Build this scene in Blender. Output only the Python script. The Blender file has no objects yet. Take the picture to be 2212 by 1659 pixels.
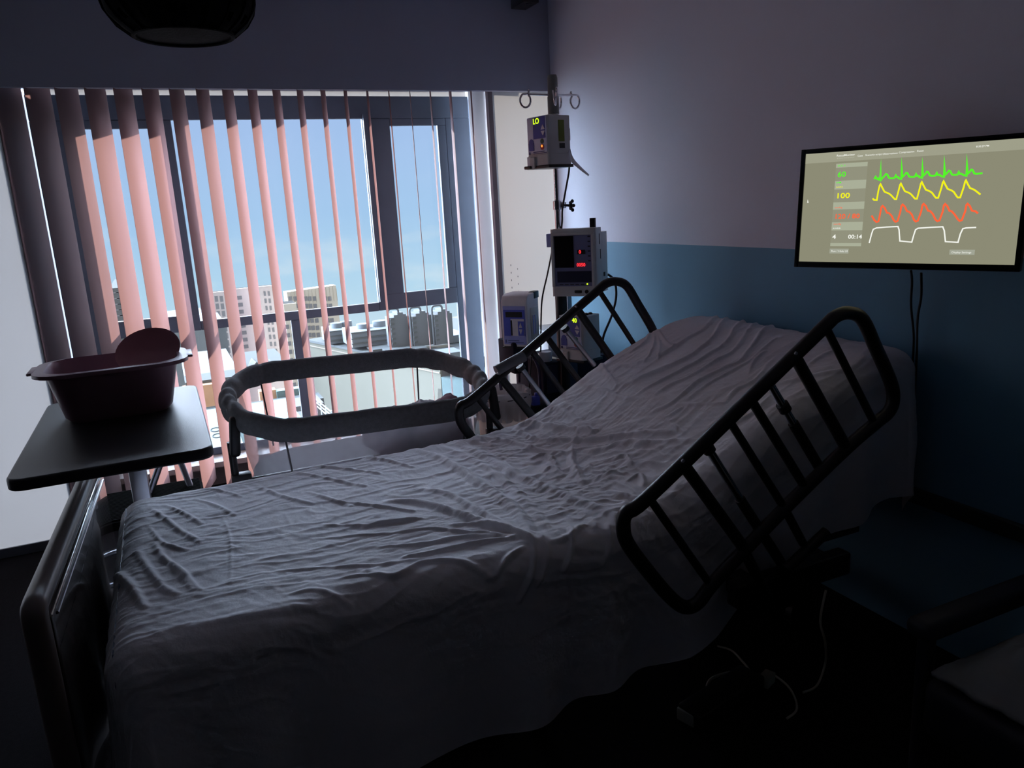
import bpy, bmesh, math, random
import numpy as np
from mathutils import Vector, Matrix, Euler, noise
random.seed(5)
PI = math.pi
EYE = 1.5                                   # camera height above the floor (m)
sc = bpy.context.scene
C = sc.collection

# ------------------------------------------------------------------ camera
F, ROLL, PITCH, YAW = 1664.0, math.radians(3.2), math.radians(13.16), math.radians(23.9)
FW = Vector((math.sin(YAW)*math.cos(PITCH), math.cos(YAW)*math.cos(PITCH), -math.sin(PITCH)))
r0 = Vector((math.cos(YAW), -math.sin(YAW), 0)); u0 = r0.cross(FW)
RT = r0*math.cos(ROLL) - u0*math.sin(ROLL); UP = r0*math.sin(ROLL) + u0*math.cos(ROLL)
cam_d = bpy.data.cameras.new('camera'); cam = bpy.data.objects.new('camera', cam_d); C.objects.link(cam)
cam_d.sensor_fit = 'HORIZONTAL'; cam_d.sensor_width = 36.0; cam_d.lens = F/2212*36.0
cam_d.clip_start = 0.02; cam_d.clip_end = 2000
m = Matrix((RT, UP, -FW)).transposed().to_4x4(); m.translation = Vector((0, 0, EYE)); cam.matrix_world = m
sc.camera = cam

# ------------------------------------------------------------------ sky, sun, exposure
wd = bpy.data.worlds.new('sky'); sc.world = wd; wd.use_nodes = True
nt = wd.node_tree; nt.nodes.clear()
def N(t, nt=nt, **k):
    n = nt.nodes.new(t)
    for a, b in k.items(): setattr(n, a, b)
    return n
tc = N('ShaderNodeTexCoord'); sep = N('ShaderNodeSeparateXYZ'); nt.links.new(tc.outputs['Generated'], sep.inputs[0])
ramp = N('ShaderNodeValToRGB'); mr = N('ShaderNodeMapRange'); mr.inputs['From Min'].default_value = -1; mr.inputs['From Max'].default_value = 1
nt.links.new(sep.outputs['Z'], mr.inputs['Value']); nt.links.new(mr.outputs[0], ramp.inputs[0])
cr = ramp.color_ramp
stops = [(0.0, (.33, .34, .36)), (.33, (.41, .46, .49)), (.42, (.54, .67, .76)), (.455, (.41, .60, .75)), (.50, (.335, .51, .74)), (.565, (.34, .465, .735)), (.60, (25.0, 30.0, 37.)), (.76, (15.0, 18., 24.)), (.9, (1.2, 1.5, 2.1)), (1.0, (.9, 1.2, 1.8))]  # very bright stops above the visible sky are added to light the room
while len(cr.elements) < len(stops): cr.elements.new(.5)
for e, (p, c) in zip(cr.elements, stops): e.position = p; e.color = (*c, 1)
mp = N('ShaderNodeMapping'); mp.inputs['Scale'].default_value = (3, 3, 9); nz = N('ShaderNodeTexNoise'); nz.inputs['Scale'].default_value = 2.2; nz.inputs['Detail'].default_value = 7
nt.links.new(tc.outputs['Generated'], mp.inputs[0]); nt.links.new(mp.outputs[0], nz.inputs['Vector'])
cm = N('ShaderNodeMapRange'); cm.inputs['From Min'].default_value = .56; cm.inputs['From Max'].default_value = .80; nt.links.new(nz.outputs[0], cm.inputs['Value'])
# clouds low over the skyline only
lo = N('ShaderNodeMapRange'); lo.inputs['From Min'].default_value = .05; lo.inputs['From Max'].default_value = -.11; nt.links.new(sep.outputs['Z'], lo.inputs['Value'])
mul = N('ShaderNodeMath', operation='MULTIPLY'); nt.links.new(cm.outputs[0], mul.inputs[0]); nt.links.new(lo.outputs[0], mul.inputs[1])
mx = N('ShaderNodeMix', data_type='RGBA'); mx.inputs['B'].default_value = (.69, .74, .77, 1)
nt.links.new(mul.outputs[0], mx.inputs['Factor']); nt.links.new(ramp.outputs[0], mx.inputs['A'])
# bright sky patches added left and right of the view to light the room
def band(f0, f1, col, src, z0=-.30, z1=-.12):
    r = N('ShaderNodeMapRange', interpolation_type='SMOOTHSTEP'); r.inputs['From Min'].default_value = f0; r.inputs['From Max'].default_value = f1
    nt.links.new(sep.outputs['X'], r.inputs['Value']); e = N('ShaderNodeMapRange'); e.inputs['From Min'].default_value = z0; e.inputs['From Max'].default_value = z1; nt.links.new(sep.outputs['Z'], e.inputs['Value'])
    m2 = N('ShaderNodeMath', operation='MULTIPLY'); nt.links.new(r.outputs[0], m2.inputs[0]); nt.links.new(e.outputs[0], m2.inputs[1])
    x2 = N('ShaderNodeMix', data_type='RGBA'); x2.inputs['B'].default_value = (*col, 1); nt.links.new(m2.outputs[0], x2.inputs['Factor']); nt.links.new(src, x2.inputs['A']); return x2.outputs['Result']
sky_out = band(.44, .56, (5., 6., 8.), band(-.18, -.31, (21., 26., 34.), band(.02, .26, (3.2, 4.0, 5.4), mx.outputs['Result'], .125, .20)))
# sky on the tower's side toned down to balance the light on the facades
bk = N('ShaderNodeMapRange', interpolation_type='SMOOTHSTEP'); bk.inputs['From Min'].default_value = .12; bk.inputs['From Max'].default_value = -.10; nt.links.new(sep.outputs['Y'], bk.inputs['Value'])
xb_ = N('ShaderNodeMix', data_type='RGBA'); xb_.inputs['B'].default_value = (1.15, 1.2, 1.28, 1); nt.links.new(bk.outputs[0], xb_.inputs['Factor']); nt.links.new(sky_out, xb_.inputs['A']); sky_out = xb_.outputs['Result']
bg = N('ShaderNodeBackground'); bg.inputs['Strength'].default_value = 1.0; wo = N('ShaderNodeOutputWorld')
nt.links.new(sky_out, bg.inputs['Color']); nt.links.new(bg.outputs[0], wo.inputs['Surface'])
SKY = bg
sun_d = bpy.data.lights.new('sun', 'SUN'); sun = bpy.data.objects.new('sun', sun_d); C.objects.link(sun)
sun_d.energy = 20.5; sun_d.angle = math.radians(.9); sun_d.color = (1, .93, .84)
S = Vector((-.15, 1.0, .20)).normalized()              # towards the sun, low ahead beyond the window
sun.rotation_euler = S.to_track_quat('Z', 'Y').to_euler(); sun.location = (0, 30, 20)
# daylight portal in the window opening (guides sampling only, gives no light of its own)
pd = bpy.data.lights.new('window_portal', 'AREA'); po = bpy.data.objects.new('window_portal', pd); C.objects.link(po)
pd.shape = 'RECTANGLE'; pd.size = 2.1; pd.size_y = 1.85; pd.cycles.is_portal = True
po.location = (.68, 4.75, EYE-.35); po.rotation_euler = (-PI/2, 0, 0)
sc.view_settings.view_transform = 'Standard'; sc.view_settings.look = 'None'; sc.view_settings.gamma = 1; sc.view_settings.exposure = 0.3
sc.view_settings.use_curve_mapping = False
sc.cycles.max_bounces = 10; sc.cycles.diffuse_bounces = 6; sc.cycles.transparent_max_bounces = 16; sc.cycles.transmission_bounces = 6
sc.cycles.use_denoising = True; sc.cycles.sample_clamp_indirect = 40

# ------------------------------------------------------------------ helpers
def ray(px, py): return FW + RT*((px-1106)/F) - UP*((py-829.5)/F)
def at(px, py, x=None, y=None, z=None):
    """point seen at a photo pixel on a plane; z is counted from eye level, result in world space"""
    d = ray(px, py)
    t = x/d.x if x is not None else (y/d.y if y is not None else z/d.z)
    p = d*t; p.z += EYE
    return p
def V(x, y, z): return Vector((x, y, z+EYE))
MATS = {}
def mat(name, col, rough=.6, metal=0, noise_s=None, amt=.12, bump=0, bump_s=200, emit=None, es=1, spec=.5, coat=0):
    if name in MATS: return MATS[name]
    m = bpy.data.materials.new(name); m.use_nodes = True; t = m.node_tree; b = t.nodes['Principled BSDF']
    b.inputs['Base Color'].default_value = (*col, 1); b.inputs['Roughness'].default_value = rough; b.inputs['Metallic'].default_value = metal
    b.inputs['Specular IOR Level'].default_value = spec; b.inputs['Coat Weight'].default_value = coat
    tcn = N('ShaderNodeTexCoord', t)
    ns = N('ShaderNodeTexNoise', t); ns.inputs['Scale'].default_value = noise_s or 14; ns.inputs['Detail'].default_value = 5
    t.links.new(tcn.outputs['Object'], ns.inputs['Vector'])
    mxn = N('ShaderNodeMix', t, data_type='RGBA'); mxn.inputs['A'].default_value = (*[c*(1-amt) for c in col], 1); mxn.inputs['B'].default_value = (*[min(1, c*(1+amt)) for c in col], 1)
    t.links.new(ns.outputs[0], mxn.inputs['Factor']); t.links.new(mxn.outputs['Result'], b.inputs['Base Color'])
    if bump:
        n2 = N('ShaderNodeTexNoise', t); n2.inputs['Scale'].default_value = bump_s; n2.inputs['Detail'].default_value = 4
        t.links.new(tcn.outputs['Object'], n2.inputs['Vector']); bp = N('ShaderNodeBump', t); bp.inputs['Strength'].default_value = bump; bp.inputs['Distance'].default_value = .002
        t.links.new(n2.outputs[0], bp.inputs['Height']); t.links.new(bp.outputs[0], b.inputs['Normal'])
    if emit: b.inputs['Emission Color'].default_value = (*emit, 1); b.inputs['Emission Strength'].default_value = es
    MATS[name] = m; return m
def emis(name, col, s=1):
    if name in MATS: return MATS[name]
    m = bpy.data.materials.new(name); m.use_nodes = True; t = m.node_tree; t.nodes.clear()
    e = N('ShaderNodeEmission', t); e.inputs[0].default_value = (*col, 1); e.inputs[1].default_value = s; o = N('ShaderNodeOutputMaterial', t); t.links.new(e.outputs[0], o.inputs[0])
    MATS[name] = m; return m
def cloth_translucent(name, refl, trans, scale=30, amt=.1, streak=None):
    m = bpy.data.materials.new(name); m.use_nodes = True; t = m.node_tree; t.nodes.clear()
    d = N('ShaderNodeBsdfDiffuse', t); tr = N('ShaderNodeBsdfTranslucent', t); ad = N('ShaderNodeAddShader', t); o = N('ShaderNodeOutputMaterial', t)
    tcn = N('ShaderNodeTexCoord', t); mpn = N('ShaderNodeMapping', t); ns = N('ShaderNodeTexNoise', t); ns.inputs['Scale'].default_value = scale
    if streak: mpn.inputs['Scale'].default_value = streak
    t.links.new(tcn.outputs['Object'], mpn.inputs[0]); t.links.new(mpn.outputs[0], ns.inputs['Vector'])
    for sh, c in ((d, refl), (tr, trans)):
        mm = N('ShaderNodeMix', t, data_type='RGBA'); mm.inputs['A'].default_value = (*[x*(1-amt) for x in c], 1); mm.inputs['B'].default_value = (*[x*(1+amt) for x in c], 1)
        t.links.new(ns.outputs[0], mm.inputs['Factor']); t.links.new(mm.outputs['Result'], sh.inputs['Color'])
    t.links.new(d.outputs[0], ad.inputs[0]); t.links.new(tr.outputs[0], ad.inputs[1]); t.links.new(ad.outputs[0], o.inputs[0])
    MATS[name] = m; return m
def tag(o, label, cat, group=None, kind=None):
    if label: o['label'] = label
    if cat: o['category'] = cat
    if group: o['group'] = group
    if kind: o['kind'] = kind
    return o
def empty(name, loc=(0, 0, 0), rz=0, label=None, cat=None, group=None):
    o = bpy.data.objects.new(name, None); C.objects.link(o); o.location = loc; o.rotation_euler = (0, 0, rz); o.empty_display_size = .05
    tag(o, label, cat, group); return o
class MB:
    """collects shapes and links them as one mesh object"""
    def __init__(s): s.bm = bmesh.new()
    def box(s, c, d, rot=None, bev=0, seg=2):
        r = bmesh.ops.create_cube(s.bm, size=1.0); vs = r['verts']
        bmesh.ops.scale(s.bm, verts=vs, vec=d)
        if bev:
            es = list({e for v in vs for e in v.link_edges})
            q = bmesh.ops.bevel(s.bm, geom=es, offset=bev, segments=seg, affect='EDGES', profile=.5); vs = list({v for f in q['faces'] for v in f.verts} | {v for v in vs if v.is_valid})
            isl = set(vs); st = list(vs)
            while st:
                v = st.pop()
                for e in v.link_edges:
                    w = e.other_vert(v)
                    if w not in isl: isl.add(w); st.append(w)
            vs = list(isl)
        if rot is not None: bmesh.ops.transform(s.bm, verts=vs, matrix=(rot if isinstance(rot, Matrix) else Euler(rot).to_matrix().to_4x4()))
        bmesh.ops.translate(s.bm, verts=vs, vec=c); return s
    def bb(s, a, b, bev=0):
        a = Vector(a); b = Vector(b); return s.box((a+b)/2, [max(1e-4, abs(q)) for q in (b-a)], bev=bev)
    def tube(s, pts, r, n=12, closed=False, caps=True, flat=1.0):
        pts = [Vector(p) for p in pts]; L = len(pts); rs = r if isinstance(r, (list, tuple)) else [r]*L
        rings = []; prev = None
        for i, p in enumerate(pts):
            a = pts[(i-1) % L] if (closed or i > 0) else p; b = pts[(i+1) % L] if (closed or i < L-1) else p
            t = (b-a).normalized()
            if prev is None:
                up = Vector((0, 0, 1)) if abs(t.z) < .9 else Vector((1, 0, 0)); x = up.cross(t).normalized()
            else: x = (prev - t*prev.dot(t)).normalized()
            prev = x; y = t.cross(x)
            rings.append([s.bm.verts.new(p + x*math.cos(2*PI*k/n)*rs[i] + y*math.sin(2*PI*k/n)*rs[i]*flat) for k in range(n)])
        for i in range(L if closed else L-1):
            A, B = rings[i], rings[(i+1) % L]
            off = 0
            if closed and i == L-1: off = min(range(n), key=lambda q: (A[0].co-B[q].co).length)
            for k in range(n): s.bm.faces.new((A[k], A[(k+1) % n], B[(k+1+off) % n], B[(k+off) % n]))
        if caps and not closed: s.bm.faces.new(rings[0][::-1]); s.bm.faces.new(rings[-1])
        return s
    def cyl(s, a, b, r, r2=None, n=20): return s.tube([a, b], [r, r if r2 is None else r2], n)
    def lathe(s, prof, n=32, c=(0, 0, 0), sx=1, sy=1):
        c = Vector(c); rings = []
        for r, z in prof: rings.append([s.bm.verts.new(c+Vector((r*sx*math.cos(2*PI*k/n), r*sy*math.sin(2*PI*k/n), z))) for k in range(n)])
        for A, B in zip(rings, rings[1:]):
            for k in range(n): s.bm.faces.new((A[k], A[(k+1) % n], B[(k+1) % n], B[k]))
        return s
    def prism(s, poly, z0, z1, M=None):
        a = [s.bm.verts.new((x, y, z0)) for x, y in poly]; b = [s.bm.verts.new((x, y, z1)) for x, y in poly]; n = len(poly)
        s.bm.faces.new(a[::-1]); s.bm.faces.new(b)
        for k in range(n): s.bm.faces.new((a[k], a[(k+1) % n], b[(k+1) % n], b[k]))
        if M is not None: bmesh.ops.transform(s.bm, verts=a+b, matrix=M)
        return s
    def ball(s, c, d, seg=24, rot=None):
        r = bmesh.ops.create_uvsphere(s.bm, u_segments=seg, v_segments=max(8, seg//2), radius=.5); vs = r['verts']
        bmesh.ops.scale(s.bm, verts=vs, vec=d)
        if rot is not None: bmesh.ops.transform(s.bm, verts=vs, matrix=Euler(rot).to_matrix().to_4x4())
        bmesh.ops.translate(s.bm, verts=vs, vec=c); return s
    def build(s, name, m, parent=None, smooth=True, label=None):
        bmesh.ops.recalc_face_normals(s.bm, faces=s.bm.faces)
        me = bpy.data.meshes.new(name); s.bm.to_mesh(me); s.bm.free()
        if m: me.materials.append(m)
        if smooth:
            for p in me.polygons: p.use_smooth = True
            try: me.set_sharp_from_angle(angle=math.radians(40))
            except Exception: pass
        o = bpy.data.objects.new(name, me); C.objects.link(o)
        if parent: o.parent = parent
        if label: o['label'] = label
        return o
def smooth(pts, k=6, closed=False):
    pts = [Vector(p) for p in pts]; n = len(pts); out = []
    rng = range(n if closed else n-1)
    for i in rng:
        p1, p2 = pts[i], pts[(i+1) % n]; p0 = pts[i-1] if (closed or i > 0) else p1; p3 = pts[(i+2) % n] if (closed or i < n-2) else p2
        for j in range(k):
            t = j/k; out.append(.5*((2*p1)+(-p0+p2)*t+(2*p0-5*p1+4*p2-p3)*t*t+(-p0+3*p1-3*p2+p3)*t**3))
    if not closed: out.append(pts[-1])
    return out
def fillet(pts, r, k=6):
    """polyline with rounded corners"""
    pts = [Vector(p) for p in pts]; out = [pts[0]]
    for a, b, c in zip(pts, pts[1:], pts[2:]):
        u = (a-b); v = (c-b); rr = min(r, u.length*.49, v.length*.49); p = b+u.normalized()*rr; q = b+v.normalized()*rr
        for j in range(k+1):
            t = j/k; out.append(p*(1-t)**2+b*2*t*(1-t)+q*t*t)
    out.append(pts[-1]); return out
def rrect(w, h, r, k=5):
    out = []
    for cx, cy, a0 in ((w/2-r, h/2-r, 0), (-w/2+r, h/2-r, 90), (-w/2+r, -h/2+r, 180), (w/2-r, -h/2+r, 270)):
        for j in range(k+1):
            a = math.radians(a0+90*j/k); out.append((cx+r*math.cos(a), cy+r*math.sin(a)))
    return out
def text(txt, size, m, parent, M, name='lettering', ext=.0004, bold=.02):
    c = bpy.data.curves.new(name, 'FONT'); c.body = txt; c.size = size; c.extrude = ext; c.resolution_u = 3; c.offset = size*bold
    o = bpy.data.objects.new(name, c); C.objects.link(o)
    dg = bpy.context.evaluated_depsgraph_get(); me = bpy.data.meshes.new_from_object(o.evaluated_get(dg)); bpy.data.objects.remove(o); bpy.data.curves.remove(c)
    me.transform(M); me.materials.clear(); me.materials.append(m)
    q = bpy.data.objects.new(name, me); C.objects.link(q); q.parent = parent; return q
def struct(o, label=None): o['kind'] = 'structure'; (label and o.__setitem__('label', label)); return o

# ------------------------------------------------------------------ materials
M_ceil = mat('ceiling_paint', (.55, .56, .6), .9)
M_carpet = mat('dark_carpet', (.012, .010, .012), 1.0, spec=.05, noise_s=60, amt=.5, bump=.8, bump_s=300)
M_val = mat('valance_paint', (.40, .42, .52), .85, noise_s=3, amt=.05)
M_frame = mat('window_frame_metal', (.085, .11, .15), .8, noise_s=8, amt=.12, spec=.15)
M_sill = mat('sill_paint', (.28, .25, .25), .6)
M_black = mat('black_plastic', (.012, .012, .014), .4)
M_blackm = mat('matt_black_metal', (.010, .010, .012), .38, bump=.15, bump_s=90)
M_chrome = mat('chrome', (.75, .76, .8), .16, 1)
M_steel = mat('brushed_steel', (.45, .46, .5), .32, 1)
M_pump = mat('grey_pump_plastic', (.66, .66, .65), .5)
M_pumpf = mat('pump_front_plastic', (.66, .70, .86), .5)
M_pumpw = mat('pump_white_plastic', (.86, .86, .92), .5)
M_navy = mat('navy_panel', (.045, .08, .40), .4)
M_blue = mat('blue_panel', (.11, .15, .72), .4)
M_lilac = mat('lilac_panel', (.40, .46, .90), .45)
M_wht = mat('printed_white', (.75, .76, .82), .5)
M_led_g = emis('led_yellow_green', (.62, 1.0, .02), 1.1)
M_led_r = emis('led_red', (1.0, .03, .04), 1.2)
M_led_o = emis('led_orange', (1.0, .30, .05), 1.1)
M_table = mat('black_table_laminate', (.022, .020, .024), .36, bump=.25, bump_s=500)
M_pink = mat('dusty_pink_plastic', (.36, .19, .25), .35)
M_sheet = mat('white_cotton_sheet', (.88, .87, .92), .88, noise_s=40, amt=.03, bump=.35, bump_s=120)
M_matt = mat('mattress_vinyl', (.10, .13, .22), .5)
M_rim = mat('grey_padded_fabric', (.20, .205, .21), .95, noise_s=60, amt=.3, bump=.6, bump_s=220)
M_wood = mat('dark_glossy_laminate', (.030, .022, .020), .2, noise_s=10, amt=.4, coat=.6)
M_tan = mat('tan_edge_trim', (.16, .13, .12), .3)
M_dkbody = mat('dark_equipment_housing', (.016, .020, .038), .8, spec=.15)
M_baseb = mat('grey_baseboard_vinyl', (.16, .17, .20), .6)

# wall paint: lavender white above, blue dado below, the line 1.28 m up
def two_tone(name, up, low, zline):
    m = bpy.data.materials.new(name); m.use_nodes = True; t = m.node_tree; b = t.nodes['Principled BSDF']; b.inputs['Roughness'].default_value = .6; b.inputs['Specular IOR Level'].default_value = .3
    g = N('ShaderNodeNewGeometry', t); sp = N('ShaderNodeSeparateXYZ', t); t.links.new(g.outputs['Position'], sp.inputs[0])
    c = N('ShaderNodeMath', t, operation='GREATER_THAN'); c.inputs[1].default_value = zline; t.links.new(sp.outputs['Z'], c.inputs[0])
    mm = N('ShaderNodeMix', t, data_type='RGBA'); mm.inputs['A'].default_value = (*low, 1); mm.inputs['B'].default_value = (*up, 1)
    t.links.new(c.outputs[0], mm.inputs['Factor']); t.links.new(mm.outputs['Result'], b.inputs['Base Color'])
    ns = N('ShaderNodeTexNoise', t); ns.inputs['Scale'].default_value = 90; bp = N('ShaderNodeBump', t); bp.inputs['Strength'].default_value = .15; bp.inputs['Distance'].default_value = .002
    t.links.new(g.outputs['Position'], ns.inputs['Vector']); t.links.new(ns.outputs[0], bp.inputs['Height']); t.links.new(bp.outputs[0], b.inputs['Normal'])
    MATS[name] = m; return m
M_wall = two_tone('two_tone_wall_paint', (.78, .82, .93), (.17, .40, .56), EYE-.222)
M_wallp = mat('plain_wall_paint', (.14, .14, .16), .9)
M_pier = cloth_translucent('sunlit_translucent_panel', (.55, .55, .56), (.0225, .0225, .023), 2, .05)
M_pier2 = cloth_translucent('sunlit_corner_panel', (.35, .35, .35), (.044, .042, .040), 2, .04)
M_slat = cloth_translucent('rose_blind_vane_fabric', (.14, .12, .13), (.118, .062, .058), 3, .05, (1, 1, .4))

# ------------------------------------------------------------------ the room
XR, YW = 2.16, 4.1
CEIL = 1.082
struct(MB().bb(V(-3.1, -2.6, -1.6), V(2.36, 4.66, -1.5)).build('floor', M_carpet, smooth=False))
struct(MB().bb(V(-3.1, -2.6, CEIL), V(2.36, 4.7, CEIL+.1)).build('ceiling', M_ceil, smooth=False))
struct(MB().bb(V(XR, -2.6, -1.5), V(XR+.12, 4.1, CEIL)).build('wall_right', M_wall, smooth=False), 'wall painted lavender white above and blue below')
struct(MB().bb(V(-3.1, -2.6, -1.5), V(-3.0, 4.1, CEIL)).build('wall_left', M_wallp, smooth=False))
struct(MB().bb(V(-3.0, -2.6, -1.5), V(XR, -2.5, CEIL)).build('wall_rear', M_wallp, smooth=False))
# dropped valance in front of the window recess, and its recess lid
v = MB(); v.bb(V(-3.0, YW, .608), V(XR+.1, YW+.035, CEIL)); v.bb(V(-3.0, YW+.035, .680), V(XR+.5, 4.545, CEIL)); v.bb(V(-.52, 4.575, .672), V(1.95, 4.60, CEIL))
struct(v.build('trim_1', M_val, smooth=False), 'slate valance board dropped from the ceiling above the window')
def sheetp(a, b, y, name, m, y2=None):
    """thin translucent sheet standing upright"""
    b_ = bmesh.new(); y2 = y if y2 is None else y2; vs = [b_.verts.new(V(a[0], y, a[1])), b_.verts.new(V(b[0], y2, a[1])), b_.verts.new(V(b[0], y2, b[1])), b_.verts.new(V(a[0], y, b[1]))]; b_.faces.new(vs)
    me = bpy.data.meshes.new(name); b_.to_mesh(me); b_.free(); me.materials.append(m); o = bpy.data.objects.new(name, me); C.objects.link(o); return o
# bright translucent wall panels left and right of the blinds, lit by the sun from behind
struct(sheetp((-3.0, -1.5), (-.543, .608), YW+.01, 'wall_window_left', M_pier), 'bright translucent white wall panel left of the blinds')
struct(sheetp((1.876, -1.5), (XR+.002, .70), 4.30, 'wall_window_right', M_pier2, 4.102), 'bright translucent white wall panel between the blinds and the corner')
colr = bmesh.new(); n = 16; rowa = []
for k in range(n+1):
    a = PI*k/n; rowa.append((colr.verts.new(V(1.819-.058*math.cos(a), 4.37-.035*math.sin(a), -1.5)), colr.verts.new(V(1.819-.058*math.cos(a), 4.37-.035*math.sin(a), .68))))
for p, q_ in zip(rowa, rowa[1:]): colr.faces.new((p[0], q_[0], q_[1], p[1]))
cm_ = MB(); cm_.bm.free(); cm_.bm = colr
struct(cm_.build('trim_2', cloth_translucent('white_post_skin', (.6, .6, .6), (.10, .098, .096), 3, .04)), 'rounded white vertical post beside the right end of the blinds')
struct(MB().bb(V(1.848, 4.285, -1.5), V(1.876, 4.32, .68)).build('trim_3', mat('mauve_grey_trim', (.20, .17, .19), .6), smooth=False), 'narrow mauve grey strip at the edge of the white corner panel')
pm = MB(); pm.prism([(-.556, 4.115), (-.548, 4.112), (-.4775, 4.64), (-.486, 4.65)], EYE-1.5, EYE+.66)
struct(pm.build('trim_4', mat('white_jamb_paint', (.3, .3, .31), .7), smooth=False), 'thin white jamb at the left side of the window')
struct(MB().bb(V(-3.0, YW-.012, -1.5), V(-.545, YW-.001, -1.455)).build('baseboard_left', M_baseb, smooth=False))
struct(MB().bb(V(XR-.022, -2.5, -1.03), V(XR, 2.35, -.98), .004).build('trim_5', mat('dark_guard_rail_vinyl', (.05, .07, .075), .45), smooth=False), 'narrow bumper rail along the blue wall beside the bed head')
# tiny keyhole slots in the white corner panel
k1 = MB()
for i in range(22):
    z = -.36-.045*i
    k1.box(V(1.925, 4.2635, z), (.003, .004, .010), rot=(0, 0, -.61)); k1.box(V(1.958, 4.2405, z-.024), (.003, .004, .008), rot=(0, 0, -.61))
struct(k1.build('trim_6', mat('slot_grey', (.06, .06, .07), .8), smooth=False), 'two columns of small slots in the white corner panel')

# window: dark frame with upper and lower panes
YF = 4.55
X0, X1 = -.473, 1.83
win = empty('window_1', V(0, 0, 0) - Vector((0, 0, EYE))); win['kind'] = 'structure'
def FR(a, b, name='window_frame', y0=YF, y1=YF+.028): return MB().bb(V(a[0], y0, a[1]), V(b[0], y1, b[1]), .004).build(name, M_frame, win, smooth=False)
FR((X0, .518), (X1, .640)); FR((X0, -1.305), (X1, -1.262)); FR((X0, -1.262), (-.317, .518)); FR((1.676, -1.262), (X1, .518))
FR((.057, -.500), (.165, .518), y0=YF-.003); FR((1.172, -.500), (1.333, .518), y0=YF-.003); FR((-.317, -.585), (.165, -.495), y0=YF-.006); FR((.165, -.585), (1.172, -.535), y0=YF-.006); FR((1.172, -.585), (1.676, -.490), y0=YF-.006); FR((.648, -1.262), (.700, -.585))
FR((-.317, .477), (.057, .519), y0=YF-.004); FR((1.333, .477), (1.676, .518)); FR((1.626, -.49), (1.676, .477))
# casement sash of the middle light, standing proud
sm = MB(); sm.bb(V(1.174, YF-.03, -.53), V(1.20, YF-.003, .54)); sm.build('window_sash', M_frame, win, smooth=False)
# glass
gm = bpy.data.materials.new('clear_glass'); gm.use_nodes = True; t = gm.node_tree; t.nodes.clear()
tr = N('ShaderNodeBsdfTransparent', t); tr.inputs[0].default_value = (.95, .97, .97, 1); gl = N('ShaderNodeBsdfGlossy', t); gl.inputs['Roughness'].default_value = .02; mi = N('ShaderNodeMixShader', t); fr = N('ShaderNodeFresnel', t); fr.inputs[0].default_value = 1.25
o_ = N('ShaderNodeOutputMaterial', t); t.links.new(fr.outputs[0], mi.inputs[0]); t.links.new(tr.outputs[0], mi.inputs[1]); t.links.new(gl.outputs[0], mi.inputs[2]); t.links.new(mi.outputs[0], o_.inputs[0])
for a, b in (((-.317, -.49), (.057, .477)), ((.165, -.535), (1.172, .518)), ((1.333, -.49), (1.626, .477)), ((-.317, -1.262), (.648, -.585)), ((.700, -1.262), (1.676, -.585))):
    MB().bb(V(a[0], YF+.012, a[1]), V(b[0], YF+.016, b[1])).build('pane', gm, win, smooth=False)
o = sheetp((-.474, .632), (1.83, .674), YF+.034, 'head_track', cloth_translucent('white_head_track', (.3, .29, .28), (.028, .026, .024), 6, .1)); o.parent = win; o.matrix_parent_inverse = Matrix.Translation(-win.location); o['label'] = 'white strip along the window head'
# sill ledge and wall below the window
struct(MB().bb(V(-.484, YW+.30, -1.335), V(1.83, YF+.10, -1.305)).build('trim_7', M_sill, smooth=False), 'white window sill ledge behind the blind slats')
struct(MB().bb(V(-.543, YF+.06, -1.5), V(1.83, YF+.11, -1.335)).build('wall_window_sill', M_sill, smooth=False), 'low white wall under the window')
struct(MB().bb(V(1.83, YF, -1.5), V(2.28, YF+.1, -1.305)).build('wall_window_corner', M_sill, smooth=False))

# ------------------------------------------------------------------ vertical blind
SP, NX0, DX, DY = .1165, -.306, .0797, .253
def slat_mesh(w=1.0):
    b = bmesh.new(); n = 6; rows = 12
    g = []
    for j in range(rows+1):
        z = .640-(2.02)*j/rows
        row = []
        for i in range(n+1):
            f = w*i/n; bow = .004*math.sin(PI*i/n)*w
            row.append(b.verts.new((DX*f*1.0+bow*.95, DY*f-bow*.3, z)))
        g.append(row)
    for j in range(rows):
        for i in range(n): b.faces.new((g[j][i], g[j][i+1], g[j+1][i+1], g[j+1][i]))
    me = bpy.data.meshes.new('blind_slat'); b.to_mesh(me); b.free(); me.materials.append(M_slat)
    for p in me.polygons: p.use_smooth = True
    return me
sm_ = slat_mesh(); sm_short = slat_mesh(.36)
hook = MB(); hook.bb((DX*.5-.012, DY*.5-.012, .640), (DX*.5+.012, DY*.5+.012, .664)); M_hook = mat('clear_hanger_plastic', (.5, .5, .5), .4)
ORD = ['first', 'second', 'third', 'fourth', 'fifth', 'sixth', 'seventh', 'eighth', 'ninth', 'tenth', 'eleventh', 'twelfth', 'thirteenth', 'fourteenth', 'fifteenth', 'sixteenth', 'seventeenth', 'eighteenth', 'nineteenth', 'twentieth']
hk0 = None
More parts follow.
